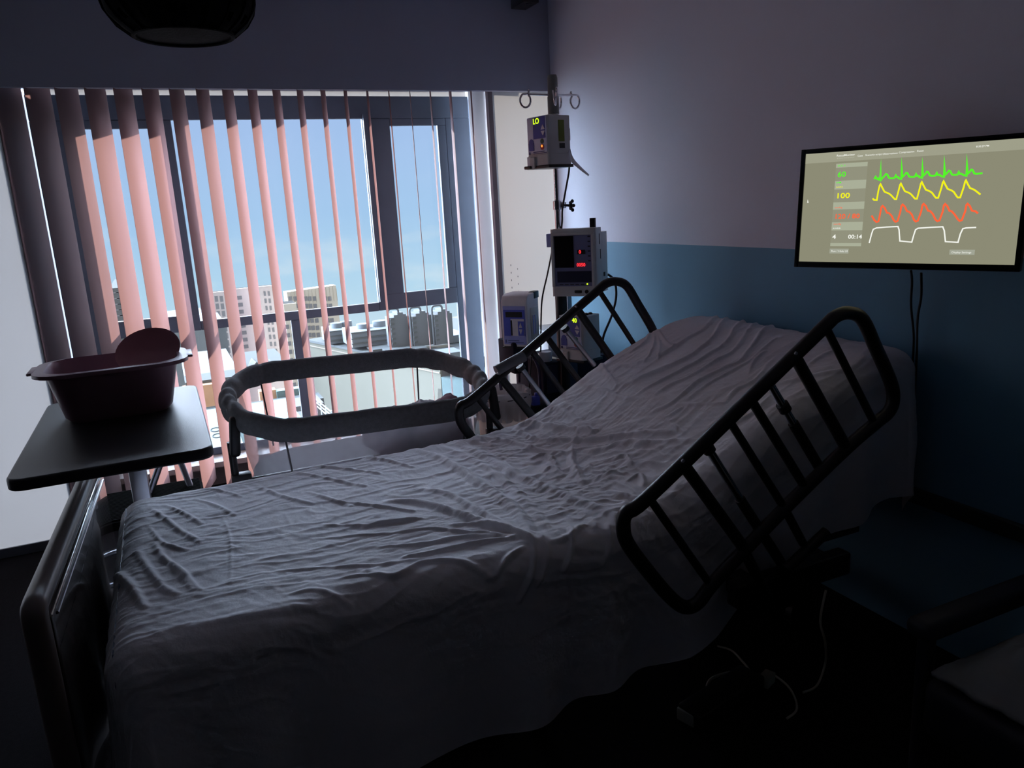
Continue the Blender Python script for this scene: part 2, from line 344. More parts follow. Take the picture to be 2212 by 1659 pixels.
for i, k in enumerate(range(-2, 18)):
    o = bpy.data.objects.new('blind_slat', sm_ if i < 19 else sm_short); C.objects.link(o); o.location = (NX0+SP*k, YW, EYE)
    if i < 2: look = 'dark unlit broad vertical blind slat'
    elif i in (5, 6): look = 'broad rose slat half shaded by the mullion'
    elif i < 9: look = 'broad rose glowing vertical blind slat'
    elif i < 13: look = 'narrow looking rose vertical blind slat'
    elif i < 16: look = 'blind slat seen nearly edge-on as a thin line'
    else: look = 'thin slat with an orange lit edge at the right end'
    tag(o, look + ', ' + ORD[i] + ' from left', 'blind slat', 'vertical blind slats across the window')
    if hk0 is None: hk0 = hook.build('hanger', M_hook, o); h = hk0
    else: h = hk0.copy(); C.objects.link(h); h.parent = o

# ------------------------------------------------------------------ the bed
def prof(x):
    xs = [-.5, .95, 1.10, 1.20, 1.30, 1.40, 1.50, 1.65, 1.80, 1.92, 2.00, 2.06, 2.12, 2.3]
    zs = [-.853, -.855, -.845, -.825, -.787, -.728, -.668, -.605, -.545, -.508, -.500, -.508, -.530, -.56]
    return np.interp(x, xs, zs)
BX0, BX1, BY0, BY1, RR = -.225, 2.13, 1.615, 2.665, .075
bed = empty('hospital_bed', V(.9, 2.14, -1.5), 0, 'hospital bed with raised head section, black tubular side rails and dark footboard', 'bed')
BL = Vector((.9, 2.14, 0))                          # bed origin on the floor
def inbed(o): o.parent = bed; o.matrix_parent_inverse = Matrix.Translation(-BL); return o
def drape(s, t, ex=0.0, r=RR):
    """cloth laid over the mattress block: (s,t) run along and across, overflow hangs down the sides"""
    x0, x1, y0, y1 = BX0-ex, BX1+ex, BY0-ex, BY1+ex
    cx = np.clip(s, x0+r, x1-r); cy = np.clip(t, y0+r, y1-r); dx = s-cx; dy = t-cy; L = np.hypot(dx, dy); Ls = np.where(L < 1e-9, 1, L)
    ux, uy = dx/Ls, dy/Ls; a = np.minimum(L/r, PI/2); hor = r*np.sin(a); down = r*(1-np.cos(a))+np.maximum(0, L-r*PI/2)
    return cx+ux*hor, cy+uy*hor, prof(cx)+ex-down, ux*np.sin(a), uy*np.sin(a), np.cos(a), L
def surf_pt(px, py):
    """(s,t) on the mattress top under a photo pixel"""
    d = ray(px, py); lo, hi = .5, 6.0
    for _ in range(50):
        mid = (lo+hi)/2; p = d*mid
        if p.z > prof(p.x): lo = mid
        else: hi = mid
    return (d.x*hi, d.y*hi)
# folds traced along the cloth: zoom origin, then polylines with height (mm) and width (mm)
FA, FB, FC = (220, 960), (780, 880), (1240, 660)
folds = [
 (FA, [(40, 850), (110, 880), (200, 990), (300, 1150)], 13, 13), (FA, [(350, 460), (440, 520), (540, 600), (680, 690)], 8, 12), (FA, [(330, 580), (420, 690), (520, 730), (600, 745)], 6, 9),
 (FA, [(370, 700), (430, 800), (540, 890), (640, 1030)], 9, 12), (FA, [(250, 760), (320, 870), (420, 1000), (520, 1060)], 8, 13), (FA, [(440, 430), (560, 480), (700, 560)], 6, 10),
 (FA, [(560, 880), (620, 950), (690, 1030)], 6, 8), (FA, [(700, 320), (820, 325), (980, 370)], 5, 9), (FA, [(660, 390), (800, 430), (930, 500)], 5, 10), (FA, [(850, 520), (905, 680), (905, 980)], 2.5, 5),
 (FA, [(1100, 300), (1300, 380), (1480, 420)], 6, 12), (FA, [(1350, 200), (1560, 240), (1850, 300)], 7, 12), (FA, [(1430, 155), (1650, 170), (1950, 210)], 7, 11), (FA, [(1780, 90), (1950, 110), (2180, 160)], 7, 12),
 (FA, [(1450, 340), (1600, 390), (1750, 440)], 6, 11), (FA, [(1650, 410), (1850, 430), (2180, 470)], 8, 11), (FA, [(1550, 570), (1850, 575), (2200, 530)], 6, 10), (FA, [(1250, 890), (1600, 870), (1950, 850), (2200, 810)], 5, 9),
 (FA, [(1300, 1060), (1500, 1030), (1750, 1080)], 6, 10), (FA, [(1480, 670), (1800, 650), (2200, 620)], 4, 8), (FA, [(1650, 960), (1850, 930), (2050, 940), (2120, 900)], 7, 8), (FA, [(700, 1260), (1100, 1180), (1600, 1090)], 5, 16),
 (FB, [(180, 665), (380, 665), (600, 730), (800, 800), (1000, 860), (1200, 950)], 15, 20), (FB, [(400, 580), (600, 610), (800, 720), (1000, 830), (1180, 930)], 9, 17), (FB, [(350, 300), (550, 360), (750, 480), (950, 620), (1110, 760), (1210, 940)], 14, 24),
 (FB, [(640, 240), (850, 340), (1050, 460), (1300, 580), (1550, 680), (1800, 760)], 11, 26), (FB, [(460, 250), (700, 340), (900, 440), (1050, 570), (1200, 720), (1300, 840)], 8, 20), (FB, [(640, 835), (800, 830), (1000, 870), (1180, 940)], 10, 11),
 (FB, [(260, 890), (480, 860), (700, 880), (950, 900), (1100, 930)], 8, 10), (FB, [(100, 990), (400, 970), (700, 920), (950, 910)], 7, 10), (FB, [(300, 1060), (600, 1000), (850, 950), (1060, 930)], 9, 10), (FB, [(0, 850), (200, 820), (420, 790)], 8, 10),
 (FB, [(0, 1150), (250, 1190), (420, 1100), (650, 1080), (900, 1110)], 9, 13), (FB, [(940, 1110), (1020, 1040), (1130, 985)], 12, 10), (FB, [(1210, 950), (1215, 1050), (1190, 1150)], 13, 9), (FB, [(1250, 900), (1310, 980), (1290, 1080)], 12, 11),
 (FB, [(1330, 940), (1470, 900), (1560, 840)], 8, 12), (FB, [(1470, 850), (1480, 930), (1460, 1010)], 10, 9), (FB, [(1730, 820), (1760, 890), (1740, 950)], 8, 10), (FB, [(1090, 160), (1180, 120), (1400, 160), (1640, 180)], 14, 16),
 (FB, [(900, 200), (1100, 180), (1240, 240), (1450, 240), (1560, 240), (1800, 215), (2000, 190), (2200, 180)], 12, 12), (FB, [(720, 210), (1000, 240), (1250, 310), (1450, 330)], 8, 15), (FB, [(1490, 260), (1480, 380), (1560, 530)], 10, 15),
 (FB, [(1200, 370), (1300, 345), (1370, 410)], 10, 11), (FB, [(1570, 310), (1700, 300), (1850, 260), (2050, 260)], 8, 14), (FB, [(1600, 400), (1620, 460), (1720, 470)], 7, 8), (FB, [(1780, 380), (1860, 350), (1900, 420)], 9, 9),
 (FB, [(1880, 520), (1960, 490), (1990, 560)], 10, 10), (FB, [(1740, 600), (1900, 640), (2060, 690)], 8, 12), (FB, [(1700, 500), (1760, 470), (1820, 480)], 7, 8), (FB, [(1270, 470), (1340, 430), (1420, 480)], 6, 9), (FB, [(1300, 60), (1360, 10), (1450, 60), (1600, 160)], 8, 14),
 (FC, [(540, 160), (500, 260), (400, 330)], 9, 10), (FC, [(555, 160), (560, 280), (500, 400)], 8, 8), (FC, [(580, 165), (640, 260), (700, 300)], 9, 9), (FC, [(570, 170), (600, 280), (590, 380)], 7, 8),
 (FC, [(330, 580), (500, 500), (700, 420), (850, 340), (1000, 190), (1150, 90)], 13, 13), (FC, [(330, 420), (480, 400), (650, 330), (800, 230), (950, 130), (1060, 80)], 10, 14),
 (FC, [(430, 640), (560, 560), (780, 450), (950, 350), (1100, 220), (1280, 100)], 12, 12), (FC, [(560, 640), (680, 560), (820, 500), (1000, 390), (1180, 250), (1370, 120)], 9, 11),
 (FC, [(550, 750), (700, 680), (860, 550), (1050, 450), (1230, 320), (1500, 150)], 13, 13), (FC, [(800, 660), (920, 570), (1080, 480), (1250, 380), (1420, 230)], 8, 10), (FC, [(640, 800), (750, 730)], 8, 9), (FC, [(1070, 680), (1130, 600), (1260, 540), (1350, 440)], 9, 11),
 (FC, [(730, 700), (900, 700), (1060, 690)], 6, 10), (FC, [(1230, 480), (1260, 400), (1340, 330)], 7, 8), (FC, [(70, 560), (200, 600), (330, 650), (430, 660)], 8, 13), (FC, [(180, 400), (230, 480), (300, 570)], 9, 11), (FC, [(260, 480), (330, 430), (440, 440)], 7, 10),
 (FC, [(0, 880), (100, 900), (120, 930)], 8, 14), (FC, [(400, 1000), (600, 960), (900, 960)], 5, 10), (FC, [(600, 770), (700, 850), (780, 900)], 5, 8),
 (FC, [(1400, 560), (1600, 520), (1900, 440), (2050, 350)], 7, 12), (FC, [(1620, 440), (1750, 350), (1950, 300)], 6, 12), (FC, [(1120, 830), (1250, 760), (1380, 640)], 8, 11),
]
segs = []
for (ox, oy), pl, hh, ww in folds:
    pp = smooth([Vector((*surf_pt(ox+x/3.253, oy+y/3.253), 0)) for x, y in pl], 5); n = len(pp)
    for i in range(n-1):
        e0 = math.sin(PI*min(1, max(0, (i+.5)/n)))**.5
        segs.append((pp[i].x, pp[i].y, pp[i+1].x, pp[i+1].y, hh*.001*e0, ww*.001))
fold_ids = []
q = 0
for (ox, oy), pl, hh, ww in folds:
    k = (len(pl)-1)*5; fold_ids.append((q, q+k)); q += k
NS, NT = 900, 580
HN, HF, HE = .50, .36, .48                            # hang on the near side, far side, foot end
ss = np.linspace(BX0+RR-HE, BX1-RR+.30, NS); tt = np.linspace(BY0+RR-HN, BY1-RR+HF, NT)
Sg, Tg = np.meshgrid(ss, tt, indexing='ij')
H = np.zeros_like(Sg)
for a, b in fold_ids:
    best = np.zeros_like(Sg)
    for (ax, ay, bx, by, hh, ww) in segs[a:b]:
        vx, vy = bx-ax, by-ay; l2 = vx*vx+vy*vy+1e-12
        u = np.clip(((Sg-ax)*vx+(Tg-ay)*vy)/l2, 0, 1); d = np.hypot(Sg-ax-u*vx, Tg-ay-u*vy)
        best = np.maximum(best, hh*(np.exp(-(d/(ww*.80))**2)-.28*np.exp(-((d-ww*1.8)/(ww*.95))**2)))
    H += best*1.05
# fine crumple
def fbm(x, y, sx, sy, seed, octv=3):
    out = np.zeros(x.shape); fx = (x*sx).ravel(); fy = (y*sy).ravel(); o = out.ravel()
    for i in range(o.size): o[i] = noise.fractal(Vector((fx[i], fy[i], seed)), .7, 2.1, octv)
    return o.reshape(x.shape)
st = 3
cs, ct = Sg[::st, ::st], Tg[::st, ::st]
w1 = fbm(cs, ct, 2.2, 2.2, 9.1, 2)*.09
n1 = fbm(cs+w1*.5, ct+w1, 3.0, 17, 3.3); n2 = fbm(cs*.8+ct*.6+w1, ct*.8-cs*.6, 22, 6.5, 7.7); n3 = fbm(cs, ct, 9, 9, 1.2)
def up(a):
    x = np.arange(NS)/st; y = np.arange(NT)/st; a = np.array([np.interp(x, np.arange(a.shape[0]), a[:, j]) for j in range(a.shape[1])]).T
    return np.array([np.interp(y, np.arange(a.shape[1]), a[i]) for i in range(a.shape[0])])
n1, n2, n3 = up(n1), up(n2), up(n3)
ridge = lambda q: (1-np.abs(np.clip(q*1.6, -1, 1)))**2
top = 1.0
crump = np.clip((Sg-.75)/.2, 0, 1)*np.clip((1.45-Sg)/.15, 0, 1)
H += .0034*ridge(n1) + .0030*ridge(n2)*(.5+crump) + .0020*n3 + .004*crump*ridge(n3)
for _ in range(2):                                   # soften the creases a little
    P_ = np.pad(H, 1, mode='edge'); H = (P_[1:-1, 1:-1]*4+P_[:-2, 1:-1]+P_[2:, 1:-1]+P_[1:-1, :-2]+P_[1:-1, 2:])/8
x, y, z, nx, ny, nzn, L = drape(Sg, Tg)
hang = np.maximum(0, L-RR*PI/2)
pl = np.sin(Sg*21+1.3*np.sin(Sg*7))*np.abs(ny)+np.sin(Tg*19)*np.abs(nx)
H = H*np.where(hang > 0, np.exp(-hang*6), 1) + pl*hang*.05 + hang*.02 + .01*np.clip(hang*4, 0, 1)
# limit hang by a wavy hem
hem = .04*np.sin(Sg*4.2)+.02*np.sin(Sg*11)
z = np.where(hang > 0, z-hem*np.clip(hang*2, 0, 1)*0.6, z); z = np.maximum(z, -1.44)
PX, PY, PZ = x+nx*H, y+ny*H, z+nzn*H+EYE
PX = np.minimum(PX, XR-.006)
verts = np.stack([PX, PY, PZ], -1).reshape(-1, 3)
idx = np.arange(NS*NT).reshape(NS, NT)
fc = np.stack([idx[:-1, :-1], idx[1:, :-1], idx[1:, 1:], idx[:-1, 1:]], -1).reshape(-1, 4)
me = bpy.data.meshes.new('bed_sheet'); me.vertices.add(len(verts)); me.vertices.foreach_set('co', verts.ravel())
me.loops.add(fc.size); me.loops.foreach_set('vertex_index', fc.ravel().astype(np.int32)); me.polygons.add(len(fc)); me.polygons.foreach_set('loop_start', np.arange(0, fc.size, 4, dtype=np.int32)); me.polygons.foreach_set('loop_total', np.full(len(fc), 4, dtype=np.int32))
me.update(); me.validate(); me.materials.append(M_sheet); me.polygons.foreach_set('use_smooth', np.ones(len(me.polygons), dtype=bool))
sh = bpy.data.objects.new('bed_sheet', me); C.objects.link(sh); tag(sh, 'crumpled white cotton sheet draped over the whole hospital bed mattress', 'sheet')

# mattress block under the sheet
def mattress():
    b = bmesh.new(); ns, g = 60, []
    for i in range(ns+1):
        x = BX0+.02+(BX1-BX0-.04)*i/ns; zt = prof(x)-.018; row = []
        for (yy, zz) in ((BY0+.03, zt-.15), (BY0+.02, zt-.05), (BY0+.06, zt), (BY1-.06, zt), (BY1-.02, zt-.05), (BY1-.03, zt-.15)): row.append(b.verts.new((x, yy, zz+EYE)))
        g.append(row)
    for i in range(ns):
        for k in range(6): b.faces.new((g[i][k], g[i+1][k], g[i+1][(k+1) % 6], g[i][(k+1) % 6]))
    b.faces.new(g[0]); b.faces.new(g[-1][::-1]); mbm = MB(); mbm.bm.free(); mbm.bm = b; return mbm
inbed(mattress().build('mattress', M_matt))
# chassis: deck, side beams, back section lift, legs, castors
fm = MB(); fm.bb(V(-.18, 1.72, -1.13), V(2.0, 1.78, -1.06)); fm.bb(V(-.18, 2.5, -1.13), V(2.0, 2.56, -1.06))
for xx in (-.15, .4, .95, 1.5, 1.95): fm.bb(V(xx, 1.72, -1.12), V(xx+.05, 2.56, -1.07))
fm.bb(V(-.15, 1.74, -1.06), V(1.05, 2.54, -1.03)); inbed(fm.build('bed_frame', M_blackm, smooth=False))
fm = MB(); fm.bb(V(1.30, 1.50, -1.115), V(1.72, 1.55, -1.045), .008); fm.bb(V(1.34, 1.55, -1.11), V(1.40, 1.74, -1.06)); fm.bb(V(1.62, 1.55, -1.11), V(1.68, 1.74, -1.06)); inbed(fm.build('rail_mounting_beam', M_blackm, smooth=False))
bm_ = MB(); bm_.bb(V(.0, 1.82, -1.40), V(1.9, 1.87, -1.34)); bm_.bb(V(.0, 2.42, -1.40), V(1.9, 2.47, -1.34)); bm_.bb(V(.0, 1.82, -1.40), V(.05, 2.47, -1.34)); bm_.bb(V(1.85, 1.82, -1.40), V(1.9, 2.47, -1.34))
inbed(bm_.build('base_frame', M_blackm, smooth=False))
for (a, b_) in (((.15, -1.37), (.55, -1.09)), ((1.75, -1.37), (1.3, -1.09))):
    for yy in (1.85, 2.44): lm_ = MB(); lm_.tube([V(a[0], yy, a[1]), V(b_[0], yy, b_[1])], .022, 8); inbed(lm_.build('lift_arm', M_blackm))
for xx in (.03, 1.87):
    for yy in (1.84, 2.45):
        w = MB(); w.cyl(V(xx, yy-.014, -1.445), V(xx, yy+.014, -1.445), .055, n=24); w.cyl(V(xx, yy, -1.40), V(xx, yy, -1.35), .014); inbed(w.build('castor', M_black))

# footboard
fbm_ = MB(); th = math.radians(-2.6)
R = Matrix.Translation(Vector((-.290, 2.12, EYE))) @ Matrix.Rotation(math.radians(-2.5), 4, 'Z')
def tr_(mb): bmesh.ops.transform(mb.bm, verts=mb.bm.verts, matrix=R); return mb
fbm_.box((0, 0, -.985), (.045, .96, .50), bev=.012, seg=3)
fb = inbed(tr_(fbm_).build('footboard', M_wood))
t1 = MB(); t1.tube(fillet([(-.005, -.485, -1.20), (-.005, -.485, -.715), (-.005, .485, -.715), (-.005, .485, -1.20)], .022), .024, 14)
o = tr_(t1).build('edge_trim', M_tan, label='rounded pale brown bumper edge'); inbed(o)
t2 = MB(); t2.tube([(.0235, -.44, -.752), (.0235, .44, -.752)], .0035, 8); o = tr_(t2).build('trim_strip', M_steel, label='thin shiny metal strip'); inbed(o)
for s in (-1, 1):
    p = MB(); p.bb((-.02, s*.38-.03, -1.45), (.02, s*.38+.03, -1.22), .005); inbed(tr_(p).build('footboard_leg', M_blackm, smooth=False))

# side rails (a pair, tilted with the raised back section)
zx, zy, zs = 1300, 640, 2.3697
def rp(x, y, Y=1.5): return at(zx+x/zs, zy+y/zs, y=Y)
def rail(Y, dx):
    off = Vector((dx, Y-1.5, 0))
    loop = [rp(*p)+off for p in [(230, 1035), (690, 590), (1120, 175), (1195, 105), (1265, 85), (1335, 120), (1400, 260), (1475, 430), (1492, 520), (1470, 590), (1400, 650), (1255, 775), (960, 1060), (700, 1330), (560, 1480), (490, 1570), (420, 1590), (340, 1530), (230, 1400), (135, 1270), (110, 1190), (125, 1110)]]
    r = MB(); r.tube(smooth(loop, 5, True), .0185, 14, closed=True); rl = r.build('side_rail', M_blackm); inbed(rl)
    return rl, off
def subpart(o, p): o.parent = p; o.matrix_parent_inverse = Matrix.Translation(-BL) if False else Matrix.Identity(4); return o
for Y, dx in ((1.50, 0.0), (2.72, .034)):
    rl, off = rail(Y, dx)
    rl.matrix_parent_inverse = Matrix.Translation(-BL)
    def bar(a, b, r, name='rail_bar', m=M_blackm, dy=0, fl=1):
        q = MB(); q.tube([rp(*a)+off+Vector((0, dy, 0)), rp(*b)+off+Vector((0, dy, 0))], r, 12, flat=fl); o = q.build(name, m); o.parent = rl; return o
    bar((245, 1035), (540, 1455), .011); bar((420, 865), (735, 1300), .0165); bar((655, 640), (935, 1085), .011)
    bar((770, 540), (1045, 985), .0125); bar((995, 320), (1245, 765), .0165); bar((1150, 165), (1390, 640), .011)
    s = -1 if Y > 2 else 1
    # telescoping supports: dark sleeve, chrome rod, collar
    if Y > 2:
        for a, b in (((1126, 795), (1190, 880)), ((1222, 711), (1284, 789))):
            q = MB(); q.tube([at(*a, y=2.735), at(*b, y=2.735)], .0105, 12); o = q.build('chrome_rod', M_steel, label='chrome telescoping rod'); o.parent = rl
            q = MB(); d = (at(*b, y=2.735)-at(*a, y=2.735)).normalized(); q.tube([at(*a, y=2.735)-d*.012, at(*a, y=2.735)+d*.006], .017, 14); o = q.build('collar', M_black); o.parent = rl
    for a, b, c in (((560, 770), (735, 1050), (960, 1400)), ((882, 440), (1010, 658), (1146, 890))) if Y < 2 else ():
        A, Bp, Cc = rp(*a)+off, rp(*b)+off, rp(*c)+off; sh_ = Vector((0, .022*s, 0))
        q = MB(); q.tube([A+sh_, Bp+sh_], .0115, 12); o = q.build('chrome_rod', M_chrome, label='chrome telescoping rod'); o.parent = rl
        q = MB(); q.tube([Bp+sh_, Cc+sh_], .0145, 12); o = q.build('rod_sleeve', M_blackm); o.parent = rl
        mid = A.lerp(Bp, .06 if a[0] < 600 else .62); d = (Bp-A).normalized()
        q = MB(); q.tube([mid+sh_-d*.012, mid+sh_+d*.012], .017, 14); o = q.build('collar', M_black); o.parent = rl
    bar((700, 1250), (850, 1540), .015, 'mounting_arm'); bar((935, 1085), (1030, 1265), .012, 'mounting_arm')
    q = MB(); q.tube([rp(940, 1400)+off, rp(1150, 1205)+off], .016, 12); o = q.build('lower_cross_bar', M_blackm); o.parent = rl
    for a in ((392, 832), (967, 287)):
        q = MB(); P = rp(*a)+off; q.cyl(P+Vector((0, -.0205, 0)), P+Vector((0, -.0165, 0)), .0045, n=12); o = q.build('rivet', M_steel, label='small bright rivet'); o.parent = rl
    if Y > 2:
        q = MB(); a_, b_ = at(1072, 805, y=Y), at(1132, 772, y=Y); q.tube([a_+Vector((0, 0, .006)), b_+Vector((0, 0, .006))], .0225, 14); o = q.build('latch_sleeve', mat('worn_grey_paint', (.16, .165, .18), .5, bump=.4, bump_s=60), label='grey worn metal sleeve'); o.parent = rl

def rootmat(o): return Matrix.Translation(o.location) @ Matrix.Rotation(o.rotation_euler.z, 4, 'Z')
def put(o, root):
    """part modelled in world coordinates, parented to its thing"""
    o.parent = root; o.matrix_parent_inverse = rootmat(root).inverted(); return o

# ------------------------------------------------------------------ overbed table
TZ = -.56
tb = empty('overbed_table', V(-.16, 2.76, -1.5), 0, 'black topped overbed table standing across the foot of the bed', 'table')
q = MB(); q.prism([(x-.168, y+2.458) for x, y in rrect(.457, .868, .039)], EYE+TZ-.030, EYE+TZ)
o = q.build('table_top', M_table); bv = o.modifiers.new('b', 'BEVEL'); bv.width = .006; bv.segments = 3; bv.limit_method = 'ANGLE'; put(o, tb)
cp = at(301, 1040, y=2.78)
q = MB(); q.box(V(cp.x, cp.y, -.86), (.055, .045, .54), bev=.006); put(q.build('column', M_steel), tb)
q = MB(); q.box(V(cp.x, cp.y, -.605), (.16, .16, .03), bev=.004); put(q.build('top_bracket', M_blackm), tb)
q = MB(); q.box(V(cp.x, cp.y, -1.23), (.065, .06, .40), bev=.006); put(q.build('outer_column', M_blackm), tb)
q = MB(); q.box(V(cp.x, cp.y, -1.44), (.40, .06, .035), bev=.006); q.box(V(cp.x-.18, cp.y-.15, -1.44), (.05, .50, .035), bev=.008); q.box(V(cp.x+.18, cp.y-.15, -1.44), (.05, .50, .035), bev=.008); put(q.build('base', M_blackm), tb)
for sx in (-.18, .18):
    for sy in (-.37, .07):
        q = MB(); q.cyl(V(cp.x+sx-.01, cp.y+sy, -1.478), V(cp.x+sx+.01, cp.y+sy, -1.478), .022, n=16); put(q.build('castor', M_black), tb)

# wash basin on the table
bz = TZ+.001
bs = empty('wash_basin', V(-.168, 2.626, bz), 0, 'dusty pink plastic wash basin with a flared rim on the black table', 'basin')
def ringpts(cx, cy, w, h, r, z, k=6): return [(cx+a, cy+b, z) for a, b in rrect(w, h, r, k)]
bb = bmesh.new(); rr = []
cxb, cyb = -.168, 2.626
for (w, h, r, z) in ((.16, .10, .04, 0), (.245, .185, .055, 0), (.265, .205, .06, .012), (.318, .262, .075, .128), (.325, .27, .078, .133), (.372, .285, .082, .136), (.372, .285, .082, .130), (.376, .289, .084, .130), (.376, .289, .084, .140), (.322, .266, .076, .142), (.312, .255, .072, .128), (.262, .20, .058, .014), (.24, .18, .05, .005), (.10, .06, .02, .005)):
    w, h, r, z = w*1.12, h*1.12, r*1.12, z*1.12
    rr.append([bb.verts.new(Vector(p)+Vector((0, 0, EYE))) for p in ringpts(cxb, cyb, w, h, r, bz+z)])
for A, B in zip(rr, rr[1:]):
    for k in range(len(A)): bb.faces.new((A[k], A[(k+1) % len(A)], B[(k+1) % len(A)], B[k]))
bb.faces.new(rr[0][::-1]); bb.faces.new(rr[-1])
q = MB(); q.bm.free(); q.bm = bb; o = q.build('basin_bowl', M_pink); put(o, bs)
for s in (-1, 1): q = MB(); q.box((cxb+s*.210, cyb, EYE+bz+.153), (.030, .12, .008), bev=.003); put(q.build('basin_handle', M_pink), bs)
# oval pink bowl tipped up inside the basin
q = MB(); prf = [(0, .0), (.056, .001), (.083, .011), (.094, .027), (.097, .034), (.090, .032), (.067, .014), (0, .007)]
q.lathe(prf, 36, sx=1.0, sy=.70)
Rb = Matrix.Translation(V(-.066, 2.69, bz+.163)) @ Matrix.Rotation(math.radians(-14), 4, 'Y') @ Matrix.Rotation(math.radians(74), 4, 'X')
bmesh.ops.transform(q.bm, verts=q.bm.verts, matrix=Rb)
tag(q.build('oval_bowl', mat('rose_plastic', (.66, .34, .38), .4)), 'oval rose pink bowl tipped on its side inside the pink wash basin', 'bowl')

# ------------------------------------------------------------------ bassinet by the window
bn = empty('bassinet', V(.70, 3.19, -1.5), 0, 'grey bassinet with a padded oval rim and mesh sides between bed and window', 'bassinet')
rimc = []
K = 96
A_, B_ = .525, .325
for i in range(K):
    HS, RX = .285, .245                                  # straight half length, end cap length
    f_ = (i+.5)/K*4; side = int(f_); g_ = f_-side
    if side == 0: X, Y = .703+HS-2*HS*g_, 3.185+B_
    elif side == 1: a = PI/2+PI*g_; X, Y = .703-HS+RX*math.cos(a), 3.185+B_*math.sin(a)
    elif side == 2: X, Y = .703-HS+2*HS*g_, 3.185-B_
    else: a = -PI/2+PI*g_; X, Y = .703+HS+RX*math.cos(a), 3.185+B_*math.sin(a)
    Z = -.735+(Y-3.185)*.17+(X-.703)*-.035
    rimc.append(V(X, Y, Z))
def rim_mesh():
    b = bmesh.new(); n = 20; rows = []
    for i, p in enumerate(rimc):
        t = (rimc[(i+1) % K]-rimc[i-1]).normalized(); out = Vector((t.y, -t.x, 0)).normalized(); upv = Vector((0, 0, 1))
        endness = min(1, abs(p.x-.703)/A_)**3
        row = []
        for k in range(n):
            a = 2*PI*k/n
            wr = 1+.05*noise.noise(Vector((p.x*14, p.y*14, a*.9)))+endness*.16*math.sin(i*1.35+2.2*math.sin(a)+1.7*math.sin(i*.37))*.8
            rx, rz_ = .030*wr, .041*wr
            row.append(b.verts.new(p+out*math.cos(a)*rx+upv*(math.sin(a)*rz_)))
        rows.append(row)
    for i in range(K):
        A, B = rows[i], rows[(i+1) % K]
        for k in range(n): b.faces.new((A[k], A[(k+1) % n], B[(k+1) % n], B[k]))
    q = MB(); q.bm.free(); q.bm = b; return q
# finer rim sampling for the gathers
fine = smooth(rimc, 4, True); rimc = fine; K = len(rimc)
def rim_mesh2():
    b = bmesh.new(); n = 26; rows = []
    for i, p in enumerate(rimc):
        t = (rimc[(i+1) % K]-rimc[i-1]).normalized(); out = Vector((t.y, -t.x, 0)).normalized()
        ed = min(1, abs(p.x-.703)/A_)**4; f = i/4
        row = []
        for k in range(n):
            a = 2*PI*k/n
            g = math.sin(f*2.1+1.5*math.sin(a+f*.3)+1.9*math.sin(f*.53))
            wr = 1+.05*noise.noise(Vector((p.x*12, p.y*12, a)))+ed*.11*(abs(g)**.6*(1 if g > 0 else -1))
            seam = -.06*math.exp(-((abs(p.x-.703)-.36)/.006)**2)
            row.append(b.verts.new(p+out*math.cos(a)*.032*(wr+seam)+Vector((0, 0, math.sin(a)*.047*(wr+seam)))))
        rows.append(row)
    for i in range(K):
        A, B = rows[i], rows[(i+1) % K]
        for k in range(n): b.faces.new((A[k], A[(k+1) % n], B[(k+1) % n], B[k]))
    q = MB(); q.bm.free(); q.bm = b; return q
put(rim_mesh2().build('padded_rim', M_rim), bn)
# mesh basket
mm_ = bpy.data.materials.new('grey_net_mesh'); mm_.use_nodes = True; t = mm_.node_tree; t.nodes.clear()
d1 = N('ShaderNodeBsdfDiffuse', t); d1.inputs[0].default_value = (.36, .35, .37, 1); d2 = N('ShaderNodeBsdfTransparent', t); tl = N('ShaderNodeBsdfTranslucent', t); tl.inputs[0].default_value = (.22, .21, .23, 1); ad = N('ShaderNodeAddShader', t)
tcn = N('ShaderNodeTexCoord', t); vz = N('ShaderNodeTexNoise', t); vz.inputs['Scale'].default_value = 9; rg = N('ShaderNodeMapRange', t); rg.inputs['From Min'].default_value = .25; rg.inputs['From Max'].default_value = .55; rg.inputs['To Min'].default_value = .38; rg.inputs['To Max'].default_value = .52
mi = N('ShaderNodeMixShader', t); o_ = N('ShaderNodeOutputMaterial', t)
t.links.new(tcn.outputs['Object'], vz.inputs['Vector']); t.links.new(vz.outputs[0], rg.inputs['Value']); t.links.new(rg.outputs[0], mi.inputs[0]); t.links.new(d1.outputs[0], ad.inputs[0]); t.links.new(tl.outputs[0], ad.inputs[1])
t.links.new(d2.outputs[0], mi.inputs[1]); t.links.new(ad.outputs[0], mi.inputs[2]); t.links.new(mi.outputs[0], o_.inputs[0])
b = bmesh.new(); rows = []
for j in range(9):
    f = j/8; row = []
    for p in rimc[::2]:
        sx = 1-.10*f; row.append(b.verts.new(Vector((.703+(p.x-.703)*sx*.985, 3.185+(p.y-3.185)*sx*.97, (p.z-.02)*(1-f)+(EYE-1.02)*f))))
    rows.append(row)
for A, B in zip(rows, rows[1:]):
    for k in range(len(A)):
        if A[k].co.y > 3.40: continue          # the far side panel is unzipped and open
        b.faces.new((A[k], A[(k+1) % len(A)], B[(k+1) % len(A)], B[k]))
for v in [v for v in b.verts if not v.link_faces]: b.verts.remove(v)
q = MB(); q.bm.free(); q.bm = b; put(q.build('mesh_side', mm_), bn)
q = MB(); q.prism([(.703+(p.x-.703)*.885, 3.185+(p.y-3.185)*.87) for p in rimc[::4]], EYE-1.06, EYE-1.02); put(q.build('bassinet_floor', mat('grey_bassinet_fabric', (.20, .20, .21), .9)), bn)
